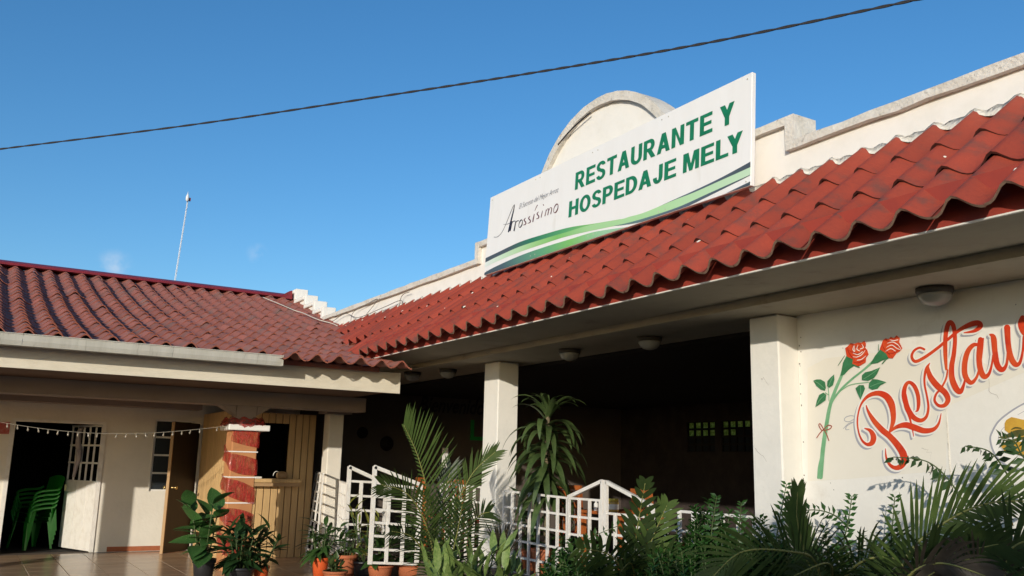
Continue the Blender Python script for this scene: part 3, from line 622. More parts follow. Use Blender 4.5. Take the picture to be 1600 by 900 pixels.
# roof
def zroof(y):
    t = y-11.02
    if t < 0: return 2.745+.10*t
    return 2.745+.205*t+.0078*t*t
YR = 19.2
pts = []; y = 10.64; rows = []
while y < YR-.1:
    L_ = .375; s = (zroof(y+.2)-zroof(y))/.2; dy = L_/math.sqrt(1+s*s); rows.append((y, zroof(y), dy, zroof(y+dy)-zroof(y))); y += dy
tmd = tile_mesh('roof_tile', 'tile_dusty', .375, 'tile_dusty_edge', p=.285, amp=.075, lift=.024)
cells = []
for ri_, (y, z, dy, dz) in enumerate(rows):
    xv = 4.62+ (z-2.75)*1.18+.16      # the valley
    for ci in range(-16, 22):
        x = .05+ci*.285
        if x > min(xv, 5.80) or (ri_ == 0 and x < 3.15): continue
        px_ = (Vector((x, y, z))-EYE); dpt = px_.dot(fw)
        u_ = 800+F_PX*px_.dot(rt)/dpt
        cells.append((-30 < u_+20 and True, dpt, x, y, z, dy, dz, u_))
vis = sorted([c for c in cells if c[7] > -45], key=lambda c: c[1])
near = vis[:300]; nid = set(id(c) for c in near)
rest = MB()
def tile_mw(c):
    _, _, x, y, z, dy, dz, _ = c; rr = random.Random(int(x*100)*1000+int(y*100))
    lift = .012 if rr.random() < .05 else 0
    return basis((x+rr.uniform(-.004, .004), y+rr.uniform(-.012, .006), z+rr.uniform(-.005, .005)+lift), (1, rr.uniform(-.01, .01), rr.uniform(-.012, .012)), (0, dy, dz))
for c in cells:
    mwx = tile_mw(c)
    if id(c) in nid: link('roof_tile', tmd, gw, mwx)
    else: rest.add([mwx @ v.co for v in tmd.vertices], [tuple(p.vertices) for p in tmd.polygons])
o = rest.build('roof_tiling', 'tile_dusty', gw, True); o['kind'] = 'stuff'
m = MB(); n = 12
for i in range(n+1):
    y = 11.10+(YR-11.10)*i/n; z = zroof(y)-.022
    m.v += [(-9, y, z), (5.84 if y > 15 else 4.6+(y-11)*.3, y, z), (5.84 if y > 15 else 4.6+(y-11)*.3, y, z-.06), (-9, y, z-.06)]
for i in range(n):
    for j in range(4): m.f.append((i*4+j, i*4+(j+1) % 4, i*4+4+(j+1) % 4, i*4+4+j))
m.f += [(0,1,2,3), (n*4+3, n*4+2, n*4+1, n*4)]; m.build('roof_deck', 'tile_dusty', gw)
zr = zroof(YR)
MB().prism([(-9, YR-.17, zr+.05), (-9, YR-.15, zr+.10), (-9, YR, zr+.16), (-9, YR+.2, zr+.10), (-9, YR+.2, zr+.04)], (14.78, 0, 0)).build('ridge_cap', 'ridge', gw)
MB().add([(-9, YR, zr), (5.8, YR, zr), (5.8, 24, zr-1.5), (-9, 24, zr-1.5), (5.8, 24, zr-1.56), (-9, 24, zr-1.56)], [(0,1,2,3), (3,2,4,5)]).build('rear_roof', 'tile_dusty', gw)
MB().prism([(5.62, YR-.2, zr+.02), (5.62, YR-.2, zr+.12), (5.74, YR-.15, zr+.20), (5.80, YR-.15, zr+.22), (5.80, YR-.2, zr+.02)], (0, .12, 0)).build('ridge_flashing', 'ridge', gw)
# gutter in three lengths
for x0, x1 in ((-9, .42), (.424, 1.95), (1.954, 3.24)):
    g = MB(); y0, y1, z0, z1, t = 10.80, 10.94, 2.632, 2.748, .006
    sec = [(y1, z1), (y1, z0), (y0+.02, z0), (y0, z0+.05), (y0-.01, z1), (y0-.02, z1+.004), (y0-.02, z1+.012), (y0, z1+.01), (y0+.012, z0+.055), (y0+.028, z0+.008), (y1-t, z0+.008), (y1-t, z1)]
    g.prism([(x0, a, b) for a, b in sec], (x1-x0, 0, 0)); go = g.build('gutter', 'gutter', gw)
MB().box((3.234, 10.797, 2.634), (3.242, 10.938, 2.748)).build('gutter_end', 'gutter', gw)
# doors and window
dl = MB(); hx, hy, fx, fy = DX1-.01, YW+.02, 1.575, YW+.98
dv = Vector((fx-hx, fy-hy, 0)).normalized(); DW = (Vector((fx, fy, 0))-Vector((hx, hy, 0))).length
def dpt_(s, z, off=0): p = Vector((hx, hy, z))+dv*s+Vector((dv.y, -dv.x, 0))*off; return p
door = MB().add([dpt_(0,.01), dpt_(DW,.01), dpt_(DW,1.10), dpt_(0,1.10), dpt_(0,.01,.035), dpt_(DW,.01,.035), dpt_(DW,1.10,.035), dpt_(0,1.10,.035)], [(0,1,2,3),(4,7,6,5),(0,4,5,1),(1,5,6,2),(2,6,7,3),(3,7,4,0)]).build('door', 'whitepaint', gw)
lab(door, 'white metal door leaf with grille standing open inwards')
for i in range(6): s = .02+(DW-.04)*i/5; MB().bar(dpt_(s, 1.10, .017), dpt_(s, 1.99, .017), .028, .028).build('grille_bar', 'whitepaint', door)
for z in (1.385, 1.67, 1.985): MB().bar(dpt_(0, z, .017), dpt_(DW, z, .017), .03, .03).build('grille_rail', 'whitepaint', door)
MB().bar(dpt_(DW-.06, 1.02, -.02), dpt_(DW-.06, .92, -.02), .03, .03).build('handle', 'brass', door)
for s, z in ((.30, .55), (.62, .55)): MB().bar(dpt_(s, .08, -.003), dpt_(s, 1.04, -.003), .012, .008).build('door_ridge', 'whitepaint', door)
fr = MB().box((DX1-.012, YW-.02, 0), (DX1+.05, YW+.0, 2.05)).box((DX0-.05, YW-.02, 0), (DX0+.01, YW, 2.05)).box((DX0+.011, YW-.02, 2.0), (DX1-.013, YW, 2.05)).build('door_frame', 'whitepaint', gw)
cl = MB(); P = [dpt_(DW*.62+.05*math.sin(i*.9), 1.96-.09*i, -.035-.01*(i % 2)) for i in range(10)]
cl.tube(P[:5], .035, 7, .05).tube(P[4:], .05, 7, .025); tag(cl.build('rag', 'cloth', None, True), 'pale rag knotted through the white door grille', 'cloth')
wf = MB()
for x in (WX0+.012, WX1-.012): wf.box((x-.016, YW+.03, .95), (x+.016, YW+.06, 2.13))
for z in (.965, 1.245, 1.54, 1.835, 2.115): wf.box((WX0, YW+.032, z-.015), (WX1, YW+.058, z+.015))
wfo = wf.build('window_frame', 'whitepaint', gw)
for i, z in enumerate((.98, 1.26, 1.555, 1.85)): MB().box((WX0+.03, YW+.04, z), (WX1-.03, YW+.046, z+.265)).build('pane', 'pane_dark', wfo)
h0, f0 = Vector((3.42, 16.03, 0)), Vector((2.90, 15.45, 0)); dd = (f0-h0).normalized(); dn = Vector((-dd.y, dd.x, 0))*.04
bd = MB()
q = [h0, f0, f0+dn, h0+dn]; bd.add([p+Vector((0,0,.01)) for p in q]+[p+Vector((0,0,2.08)) for p in q], [(0,1,2,3),(7,6,5,4),(0,4,5,1),(1,5,6,2),(2,6,7,3),(3,7,4,0)])
bdo = bd.build('door', 'wood_dark', gw); lab(bdo, 'dark brown door standing open outwards')
q = [f0+dd*.001-dn*.1, f0+dd*.02-dn*.1, f0+dd*.02+dn*1.1, f0+dd*.001+dn*1.1]
MB().add([p+Vector((0,0,.01)) for p in q]+[p+Vector((0,0,2.08)) for p in q], [(0,1,2,3),(7,6,5,4),(0,4,5,1),(1,5,6,2),(2,6,7,3),(3,7,4,0)]).build('door_edge', 'wood_edge', bdo)
kp = f0-dd*.07+Vector((0, 0, 1.03))
MB().tube([kp-dn*2.2, kp+dn*3.2], .012, 8).tube([kp-dn*2.4, kp-dn*1.4], .028, 10).tube([kp+dn*2.4, kp+dn*3.4], .028, 10).build('handle', 'brass', bdo, True)
ns = MB().box((DX0-.36, YW-.012, 1.80), (DX0-.065, YW-.002, 1.985)).build('notice_board', 'redsign'); tag(ns, 'small red and white notice on the wall beside the doorway', 'notice')

# ---- reception booth of vertical boards
bt = thing('reception_booth', 'light wood reception booth with serving hatch behind the ribboned column', 'booth', (4.2, 15, 0))
BX0, BX1, BY = 3.495, 4.935, 14.40
x = BX0; pl = .112
full = MB().box((0, 0, 0), (pl-.013, .024, 2.24)).mesh('plank', 'wood_booth', bevel=.003)
low = MB().box((0, 0, 0), (pl-.013, .024, 1.14)).mesh('plank', 'wood_booth', bevel=.003)
top = MB().box((0, 0, 2.08), (pl-.013, .024, 2.24)).mesh('plank', 'wood_booth', bevel=.003)
i = 0
while x+pl < BX1+.03:
    inh = 3.72 < x+pl/2 < 4.50
    if inh: link('plank', low, bt, Matrix.Translation((x, BY-.006, .004))); link('plank', top, bt, Matrix.Translation((x, BY-.006, .004)))
    else: link('plank', full, bt, Matrix.Translation((x, BY-.006, .004)))
    x += pl
y = BY+.022
while y < 15.95:
    link('plank', full, bt, Matrix.Translation((BX0, y+pl-.013, .004)) @ Matrix.Rotation(-math.pi/2, 4, 'Z')); y += pl
MB().box((BX0+.02, BY+.019, .01), (BX0+.025, 15.98, 2.23)).box((BX0+.026, BY+.0195, .01), (3.70, BY+.03, 2.23)).box((4.52, BY+.0195, .01), (BX1, BY+.03, 2.23)).box((3.70, BY+.0195, .01), (4.52, BY+.03, 1.13)).box((3.70, BY+.0195, 2.09), (4.52, BY+.03, 2.23)).build('backing', 'wood_dark', bt)
MB().box((BX1-.02, BY+.04, .01), (BX1, 16.09, 2.23)).build('side_panel', 'wood_dark', bt)
MB().box((BX0+.03, 16.0, .01), (BX1-.03, 16.09, 2.23)).build('rear_panel', 'dark', bt)
MB().box((3.66, BY-.20, 1.155), (4.70, BY+.12, 1.215)).build('counter_shelf', 'wood_booth', bt, bevel=.008)
MB().box((3.66, BY-.17, 1.10), (4.68, BY-.002, 1.153)).build('shelf_rail', 'wood_edge', bt)
for x, z in ((3.53, 1.68), (3.53, 1.42)):
    p = MB().box((BX0-.004+.10, BY-.006, z), (BX0+.30, BY-.002, z+.24)).build('paper_notice', 'paper'); 
    tag(p, 'printed paper sheet pinned on the booth boards, %s of the two' % ('upper' if z > 1.5 else 'lower'), 'paper', 'sheets pinned on the booth')
tag(MB().box((3.84, BY-.12, 1.217), (4.08, BY+.05, 1.245)).build('paper_stack', 'paper'), 'white papers lying on the booth counter', 'papers')
bag = thing('small_bag', 'small tan bag with a loop handle on the booth counter', 'bag', (4.4, BY-.04, 1.216))
MB().lathe((4.42, BY-.04, 1.217), [(.07, 0), (.09, .03), (.085, .08), (.05, .11), (.02, .115)], 12).build('body', 'wood_edge', bag, True)
MB().tube([Vector((4.33+.05*math.cos(t), BY-.05, 1.26+.07*math.sin(t))) for t in [i*.35 for i in range(10)]], .006, 6).build('loop', 'paper', bag, True)
# ribbon spiralling round the orange column
rbn = MB(); turns = 4.3; n = 260; prevrow = None; cx, cy = 3.4135, 13.08; rr = random.Random(8)
def sq(t):   # point on the square column outline
    a = t % 1.0; e = .190
    s = a*4; k = int(s); f = s-k; c = [(-e, -e), (e, -e), (e, e), (-e, e), (-e, -e)]
    return (cx+c[k][0]+(c[k+1][0]-c[k][0])*f, cy+c[k][1]+(c[k+1][1]-c[k][1])*f)
for i in range(n+1):
    t = turns*i/n; x, y = sq(t); z = 1.86-1.62*i/n; wd = .22+.04*math.sin(i*.21)
    for j in range(5):
        f = j/4-.5; bulge = .006*math.sin(i*.7+j*2.1)+.007*math.cos(i*.4+j*1.3)+.012
        dx, dy = x-cx, y-cy; l = math.hypot(dx, dy)
        rbn.v.append((x+dx/l*bulge, y+dy/l*bulge, z+f*wd+.016*math.sin(i*.17)))
for i in range(n):
    for j in range(4): a = i*5+j; rbn.f.append((a, a+1, a+6, a+5))
rib = rbn.build('ribbon', 'tulle', None, True); tag(rib, 'shiny red gauze ribbon spiralling down the orange porch column', 'ribbon')
tb = MB()
for i in range(40):
    t = i/39; x, y = sq(t); dx, dy = x-cx, y-cy; l = math.hypot(dx, dy)
    for r_, z in ((.035+.02*math.sin(i*1.9), 1.90), (.10+.02*math.sin(i*2.3), 1.99+.02*math.sin(i)), (.03+.02*math.cos(i*1.3), 2.07+.02*math.cos(i*1.7))): tb.v.append((x+dx/l*r_, y+dy/l*r_, z+.01))
for i in range(39):
    for j in range(2): a = i*3+j; tb.f.append((a, a+1, a+4, a+3))
tb.build('ribbon_ruff', 'tulle', rib, True)
# string of lights along the porch
slt = thing('string_lights', 'string of clear fairy bulbs hanging across the porch', 'string lights', (1.5, 12.87, 1.8))
pA, pB = Vector((-.3, 12.87, 2.00)), Vector((3.18, 12.87, 1.96)); n = 60
path = [pA.lerp(pB, i/n)+Vector((0, 0, -.19*math.sin(math.pi*i/n))) for i in range(n+1)]
MB().tube(path, .0035, 5).build('cord', 'bulbwire', slt)
bm_ = MB().lathe((0, 0, 0), [(.004, 0), (.008, -.012), (.009, -.03), (.015, -.045), (.016, -.06), (.006, -.078)], 8).mesh('bulb', 'bulb', True)
for i in range(3, 60, 2):
    if (i*7) % 11 == 0: continue
    link('bulb', bm_, slt, Matrix.Translation(path[i]) @ Matrix.Scale(.75, 4) @ Euler((random.Random(i).uniform(-.3, .3), random.Random(i*3).uniform(-.3, .3), 0)).to_matrix().to_4x4())

# ---- stacked plastic chairs in the doorway
def chair_parts():
    ms = {}
    seat = MB(); 
    for i in range(7):
        for j in range(7):
            x = -.22+.44*i/6; y = -.22+.44*j/6; seat.v.append((x, y, .43-.02*math.cos((x)*5)*math.cos(y*4)+.012*(j == 0)))
    for i in range(6):
        for j in range(6): a = i*7+j; seat.f.append((a, a+1, a+8, a+7))
    ms['seat'] = seat
    back = MB()
    for i in range(9):
        for j in range(6):
            a = -1.05+2.1*i/8; z = .43+.40*j/5; top_ = .06*math.cos(a*1.3) if j == 5 else 0
            back.v.append((.235*math.sin(a)*(1+.08*j/5), .20+.06*(math.cos(a)-.5)+.10*j/5, z+top_))
    for i in range(8):
        for j in range(5): a = i*6+j; back.f.append((a, a+1, a+7, a+6))
    ms['backrest'] = back
    return ms
cp = {k: v.mesh(k, 'greenplastic', True) for k, v in chair_parts().items()}
lg = {}
for sx_ in (-1, 1):
    for sy_ in (-1, 1):
        m = MB(); m.add([(sx_*.20, sy_*.20, .43), (sx_*.13, sy_*.215, .43), (sx_*.195, sy_*.235, 0), (sx_*.25, sy_*.235, 0), (sx_*.25, sy_*.20, 0), (sx_*.22, sy_*.12, .43)], [(0,1,2,3), (0,3,4,5)])
        lg[(sx_, sy_)] = m.mesh('leg', 'greenplastic')
arm = {s: MB().tube(smooth_path([(s*.20, -.19, .43), (s*.265, -.20, .60), (s*.275, -.05, .645), (s*.262, .16, .66), (s*.235, .23, .70)]), .021, 6).mesh('armrest', 'greenplastic', True) for s in (-1, 1)}
for i in range(5):
    lbl = ['lowest green plastic chair of the stack in the doorway', 'second green plastic chair from the floor in the doorway stack', 'middle green plastic chair of the doorway stack', 'second green plastic chair from the top of the doorway stack', 'topmost green plastic chair of the doorway stack'][i]
    base = Matrix.Translation((1.14+.012*i, 16.95+.02*i, .07*i)) @ Matrix.Rotation(R(-62), 4, 'Z')
    c = thing('plastic_chair', lbl, 'chair', (1.14+.012*i, 16.95+.02*i, .07*i), 'stacked green chairs')
    for k, me in cp.items(): link(k, me, c, base)
    for k, me in lg.items(): link('leg', me, c, base)
    for k, me in arm.items(): link('armrest', me, c, base)

# ================================================================ LAMPS UNDER THE EAVE
for (px_, py_), l in (((1460, 450), 'domed ceiling lamp over the red mural lettering'), ((1015, 527), 'domed ceiling lamp right of the tall dracaena, nearer the mural wall'), ((890, 546), 'domed ceiling lamp directly above the tall dracaena'),
                      ((700, 577), 'dark domed ceiling lamp left of the middle column'), ((655, 588), 'dark domed ceiling lamp in the corner beside the end of the side eave')):
    c = az(px_, py_, 2.838); t = thing('ceiling_lamp', l, 'lamp', c, 'round lamps under the eave')
    if px_ == 655: c = Vector((5.62, 12.2, 2.838)); t.location = c
    MB().lathe((c.x, c.y, 2.79), [(.120, .0), (.128, .02), (.128, .046)], 24).build('base', 'lampbase', t, True)
    MB().lathe((c.x, c.y, 2.79), [(.117, .0), (.113, -.022), (.097, -.05), (.07, -.07), (.03, -.083), (.004, -.086)], 24).build('shade', 'glassdome', t, True)

# ================================================================ LATTICE RAILINGS
def lattice(label, p00, p10, p01, p11, nx, ny, wd=.034, group='white lattice railings', cat='railing', extra=None, top_lines=None):
    p00, p10, p01, p11 = map(Vector, (p00, p10, p01, p11))
    t = thing('lattice_railing', label, cat, (p00+p10)/2, group); nrm_ = (p10-p00).cross(p01-p00).normalized()
    for i in range(nx+1): f = i/nx; MB().bar(p00.lerp(p10, f), p01.lerp(p11, f), wd, wd*.7, nrm_).build('slat', 'whitepaint', t)
    for j in range(ny+1): f = j/ny; MB().bar(p00.lerp(p01, f)-nrm_*.012, p10.lerp(p11, f)-nrm_*.012, wd*.7, wd, nrm_).build('rail', 'whitepaint', t)
    if extra:
        for a, b in extra: MB().bar(Vector(a)-nrm_*.006, Vector(b)-nrm_*.006, wd*1.1, wd*1.1, nrm_).build('frame_bar', 'whitepaint', t)
    return t
XF = 5.87
lattice('white lattice railing right of the middle column', (XF, 9.86, .24), (XF, 8.47, .24), (XF, 9.86, 1.195), (XF, 8.47, 1.165), 7, 5)
lattice('white gate leaf rising to a peak beside the lattice railing', (XF, 8.44, .20), (XF, 7.86, .20), (XF, 8.44, 1.165), (XF, 7.86, 1.165), 3, 5, cat='gate', extra=[((XF, 8.46, 1.175), (XF, 7.84, 1.365)), ((XF, 7.83, .2), (XF, 7.83, 1.38))])
lattice('white gate leaf sloping down towards the mural wall', (XF, 7.79, .20), (XF, 7.05, .20), (XF, 7.79, 1.04), (XF, 7.05, 1.04), 4, 4, cat='gate', extra=[((XF, 7.77, .2), (XF, 7.77, 1.37)), ((XF, 7.76, 1.36), (XF, 7.03, 1.15)), ((XF, 7.03, .2), (XF, 7.03, 1.16))])
lattice('white lattice railing running behind the shrubs to the mural column', (XF, 7.0, .24), (XF, 5.67, .24), (XF, 7.0, 1.12), (XF, 5.67, 1.12), 7, 5)
lattice('white lattice railing left of the middle column behind the palm', (XF, 11.6, .24), (XF, 10.44, .24), (XF, 11.6, 1.23), (XF, 10.44, 1.22), 6, 5)
a, b, c_, d_ = Vector((4.60, 11.0, .26)), Vector((5.25, 11.0, .22)), Vector((4.60, 11.0, 1.25)), Vector((5.25, 11.0, 1.18))
lattice('white open gate leaf with sloping top, nearest, left of the palm', a, b, c_, d_, 3, 6, wd=.042, cat='gate', extra=[(a+Vector((0,0,-.02)), Vector((4.60, 11, 1.455))), (Vector((4.59, 11, 1.45)), Vector((5.27, 11, 1.225))), (b, Vector((5.26, 11, 1.24)))])
a, b, c_, d_ = Vector((4.72, 12.2, .26)), Vector((5.28, 12.2, .22)), Vector((4.72, 12.2, 1.24)), Vector((5.28, 12.2, 1.22))
lattice('white gate leaf with sloping top, the farther of the open pair', a, b, c_, d_, 3, 5, wd=.045, cat='gate', extra=[(a+Vector((0,0,-.2)), Vector((4.72, 12.2, 1.44))), (Vector((4.71, 12.2, 1.435)), Vector((5.28, 12.2, 1.21)))])
lattice('narrow white lattice panel behind the farther gate leaf', (5.16, 13.72, .15), (4.80, 12.5, .15), (5.16, 13.72, 1.2), (4.80, 12.5, 1.2), 4, 6)
p, q = az(470, 868, 0), az(492, 882, 0)
lattice('white lattice panel leaning by the white porch column', p, q, ay(494, 738, p.y+.12), ay(505, 740, q.y+.12), 3, 9)

# ================================================================ DINING FURNITURE
def wood_chair(label, loc, rot):
    t = thing('dining_chair', label, 'chair', loc, 'orange wooden dining chairs'); B = Matrix.Translation(loc) @ Matrix.Rotation(R(rot), 4, 'Z')
    def part(n, mb, mat='wood_orange'):
        link(n, mb.mesh(n, mat), t, B)
    for sx_ in (-1, 1):
        part('leg', MB().bar((sx_*.19, -.19, 0), (sx_*.19, -.19, .44), .04, .04)); part('leg', MB().bar((sx_*.19, .20, 0), (sx_*.18, .27, 1.0), .045, .04))
    part('seat', MB().box((-.22, -.22, .44), (.22, .22, .475)), 'redcushion')
    for z in (.62, .76, .90): part('back_slat', MB().box((-.17, .215+.03*(z-.6)*2, z), (.17, .24+.03*(z-.6)*2, z+.075)))
    part('top_rail', MB().box((-.205, .255, .985), (.205, .295, 1.04)))
    for i in range(3): part('back_spindle', MB().box((-.11+i*.10, .235, .475), (-.085+i*.10, .25, .98)))
for l, x, y, r_ in (('orange wooden chair behind the rising gate leaf', 6.7, 9.30, 100), ('orange wooden chair behind the sloping gate leaf', 6.6, 7.70, 80), ('orange wooden chair seen just left of the middle column', 6.45, 11.75, 95),
                 ('orange wooden chair behind the palm, nearer the end wall', 6.5, 13.0, 80)): wood_chair(l, (x, y, .25), r_)
tb_ = thing('dining_table', 'small dining table with bottles just behind the gate', 'table', (6.65, 8.45, .25))
MB().box((6.28, 8.05, .985), (7.0, 8.88, 1.02)).build('table_top', 'wood_orange', tb_, bevel=.006)
for x in (6.34, 6.94):
    for y in (8.11, 8.82): MB().bar((x, y, .25), (x, y, .985), .05, .05).build('leg', 'wood_orange', tb_)
def bottle(name, label, x, y, r_, h, mat, capm, lab_=None):
    t = thing(name, label, 'bottle', (x, y, 1.0), 'condiments on the table')
    MB().lathe((x, y, 1.021), [(r_*.9, 0), (r_, .01), (r_, h*.7), (r_*.55, h*.82), (r_*.45, h*.86)], 14).build('body', mat, t, True)
    MB().lathe((x, y, 1.021), [(r_*.5, h*.861), (r_*.5, h*.98), (r_*.2, h)], 12).build('cap', capm, t, True)
q = ax(938, 793, 6.45); bottle('sauce_bottle', 'slim clear condiment bottle on the table behind the gate', 6.36, 8.47, .030, .17, 'bottle_clear', 'bottle_clear')
bottle('sauce_bottle', 'short white condiment bottle beside the slim clear one', 6.36, 8.60, .026, .11, 'paper', 'paper')
jt = thing('jar', 'squat amber jar with yellow lid beside the clear bottle', 'jar', (6.36, 8.28, 1.02))
MB().lathe((6.36, 8.28, 1.021), [(.055, 0), (.065, .015), (.065, .10), (.058, .115)], 16).build('body', 'bottle_label', jt, True); MB().lathe((6.36, 8.28, 1.021), [(.060, .116), (.060, .145), (.056, .148)], 16).build('lid', 'bottle_cap', jt, True)
MB().lathe((6.36, 8.28, 1.021), [(.0662, .03), (.0664, .032), (.0664, .085), (.0662, .087)], 16).build('paper_label', 'paper', jt, True)
# things on the end wall
p = ay(741, 672, 15.95); tag(MB().box((p.x-.07, 15.96, p.z-.2), (p.x+.0, 15.985, p.z+.2)).box((p.x+.001, 15.96, p.z-.2), (p.x+.24, 15.985, p.z-.13)).build('green_sign', 'exit_green'), 'green angular sign on the dark wall left of the middle column', 'sign')
p = ay(600, 693, 14.35)
def hat(label, px_, py_, r_):
    p = ay(px_, py_, 15.94); t = thing('wall_hat', label, 'ornament', p)
    mm = Matrix.Translation((p.x, 15.995, p.z)) @ Matrix.Rotation(R(90), 4, 'X')
    o = MB().lathe((0, 0, 0), [(r_, 0), (r_*.98, .012), (r_*.45, .03), (r_*.42, .09), (r_*.3, .11)], 18).mesh('crown', 'dark', True); link('crown', o, t, mm)
hat('dark round ornament hanging on the end wall', 606, 693, .14); hat('small dark ornament on the end wall beside the porch column', 568, 676, .11)
tag(MB().box((7.05, 13.9, 1.45), (7.14, 13.95, 1.78)).build('paper_notice', 'paper'), 'white card glimpsed behind the palm frond', 'card')

# ================================================================ WIRES AND MAST
pc = [(-60, 241, 15.5), (0, 233, 15), (300, 195, 13.6), (600, 150, 12), (850, 111, 10.8), (1100, 68, 9.6), (1430, 0, 8.3), (1560, -28, 7.8)]
P = smooth_path([ad(x, y, d) for x, y, d in pc], 14)
c = thing('power_line', 'black twisted power cable crossing the sky above the roofs', 'cable', P[0])
for k in range(2):
    q = []; dist = 0
    for i in range(len(P)-1):
        for j in range(5):
            t = j/5; b = P[i].lerp(P[i+1], t); a = (i*5+j)*.42+k*math.pi
            q.append(b+Vector((rt.x*0, 0, 1))*.007*math.sin(a)+Vector((.6, -.6, 0))*.007*math.cos(a))
    MB().tube(q, .0105, 5).build('strand', 'cable', c, True)
b, t = ay(271, 452, 23), ay(293.5, 312, 23)
ms = thing('antenna_mast', 'thin pale mast with a small radio unit behind the side roof ridge', 'antenna', (b.x, b.y, 0))
m = MB(); bb = b-(t-b)*.8
for k in range(3):
    a = k*2.094; off = Vector((math.cos(a), math.sin(a), 0))*.02; m.tube([bb+off, t+off*.5], .006, 5)
m.build('pole', 'mastwhite', ms)
m = MB()
for i in range(60):
    f = i/60; a = i*2.094; o1 = Vector((math.cos(a), math.sin(a), 0))*.019; o2 = Vector((math.cos(a+2.094), math.sin(a+2.094), 0))*.019
    m.tube([bb.lerp(t, f)+o1, bb.lerp(t, f+1/60)+o2], .004, 4)
m.build('lacing', 'mastwhite', ms)
MB().lathe((t.x-.02, t.y-.04, t.z-.06), [(.012, 0), (.04, .03), (.042, .11), (.03, .16), (.01, .19), (.004, .26)], 10).build('radio_unit', 'mastwhite', ms, True)
MB().box((t.x+.03, t.y-.03, t.z-.03), (t.x+.065, t.y+.03, t.z+.05)).build('clamp', 'ridge', ms)
wr = smooth_path([ax(x, y, 5.78) for x, y in ((640, 456), (627, 464), (622, 498), (628, 470), (600, 480), (560, 496), (540, 490), (520, 502))], 6)
tag(MB().tube(wr, .006, 5).build('loose_wire', 'wire', None, True), 'thin loose wire looping over the parapet beside the sign', 'wire')
wr = smooth_path([ax(x, y, 5.78) for x, y in ((548, 505), (552, 488), (575, 474), (590, 468), (572, 492))], 6)
tag(MB().tube(wr, .005, 5).build('loose_wire', 'wire', None, True), 'thin loose wire curling on the far end of the parapet', 'wire')
wr = [Vector((x, y, zroof(y)+.11)) for x, y in ((5.05, 18.6), (5.2, 17.9), (5.3, 17.2), (5.4, 16.9), (5.45, 16.2), (5.6, 15.8), (5.6, 15.5))]
tag(MB().tube(smooth_path(wr, 6), .008, 6).build('roof_cable', 'wire_white', None, True), 'pale cable lying over the dusty tiles near the valley', 'cable')
wr = smooth_path([ax(x, y, capx0-.006) for x, y in ((872, 226), (890, 205), (908, 188), (922, 176))], 5)
tag(MB().tube(wr, .009, 5).build('arch_cable', 'cable', None, True), 'dark cable running along the arched moulding behind the signboard', 'cable')

# ================================================================ PLANTS
def leaf_mesh(name, mat, L=1., W=.3, fold=.12, droop=.15, n=6, tip=1.):
    m = MB()
    for i in range(n+1):
        t = i/n; wd = W*.5*math.sin(math.pi*min(1, t**.75*.97+.03))**.8 if i < n else 0
        y = L*t; z = -droop*t*t
        m.v += [(-wd, y, z+fold*wd*2), (0, y, z), (wd, y, z+fold*wd*2)]
    for i in range(n):
        a = 3*i; m.f += [(a, a+1, a+4, a+3), (a+1, a+2, a+5, a+4)]
    return m.mesh(name, mat, True)
def aim(loc, yaw, pitch, roll=0, s=1.):
    return Matrix.Translation(loc) @ Matrix.Rotation(yaw, 4, 'Z') @ Matrix.Rotation(pitch, 4, 'X') @ Matrix.Rotation(roll, 4, 'Y') @ Matrix.Scale(s, 4)
def pot(t, c, r_, h, mat):
    MB().lathe(c, [(r_*.72, 0), (r_*.94, h*.8), (r_*.95, h*.84), (r_*1.04, h*.85), (r_*1.05, h), (r_*.93, h), (r_*.9, h*.9)], 20).build('pot', mat, t, True)
    MB().lathe((c[0], c[1], c[2]+h*.86), [(r_*.9, 0), (r_*.88, .012)], 16).build('potting_soil', 'soil', t)
def leafy(label, c, r_, h, potmat, leaf, nst, nleaf, Ls, top, seed, name='potted_plant', lean=.25, pitch0=1.1, group='potted plants on the porch', big=None):
    rg = random.Random(seed); t = thing(name, label, 'plant', c, group); c = Vector(c)
    if potmat: pot(t, c, r_, h, potmat)
    stm = MB()
    for s in range(nst):
        a = rg.uniform(0, 6.28); q = Vector((math.cos(a), math.sin(a), 0)); H_ = (top-h)*rg.uniform(.55, 1.)
        b0 = c+Vector((0, 0, h*.9))+q*r_*.4*rg.random(); b1 = b0+q*lean*H_*rg.uniform(.2, 1)+Vector((0, 0, H_))
        stm.tube([b0, b0.lerp(b1, .5)+q*.01, b1], .010, 5, .006)
        for i in range(nleaf):
            f = .12+.88*(i+1)/nleaf; pos = b0.lerp(b1, f); yaw = a+i*2.4+rg.uniform(-.4, .4)
            pt = pitch0*(f**1.5)*rg.uniform(.6, 1.15)-.35*(1-f)
            link('leaf', leaf, t, aim(pos, yaw, pt, rg.uniform(-.4, .4), Ls*rg.uniform(.7, 1.1)*(1.1-.25*f)))
    stm.build('stem', 'stem_green', t, True); return t
L_dief = leaf_mesh('leaf', 'leaf_spotted', 1, .62, .10, .18); L_agl = leaf_mesh('leaf', 'leaf_dark', 1, .26, .14, .25); L_mid = leaf_mesh('leaf', 'leaf_mid', 1, .24, .14, .35)
L_pale = leaf_mesh('leaf', 'leaf_pale', 1, .27, .12, .15); L_cro = leaf_mesh('leaf', 'leaf_croton', 1, .2, .12, .3); L_spike = leaf_mesh('leaf', 'leaf_purple', 1, .06, .1, .12); L_succ = leaf_mesh('leaf', 'leaf_drac', 1, .34, .25, -.05)
L_broad = leaf_mesh('leaf', 'leaf_mid', 1, .42, .1, .3)
G = lambda x, y, Y: ay(x, y, Y)
def base_at(x, Y, z=0): p = ay(x, 890, Y); return (p.x, Y, z)
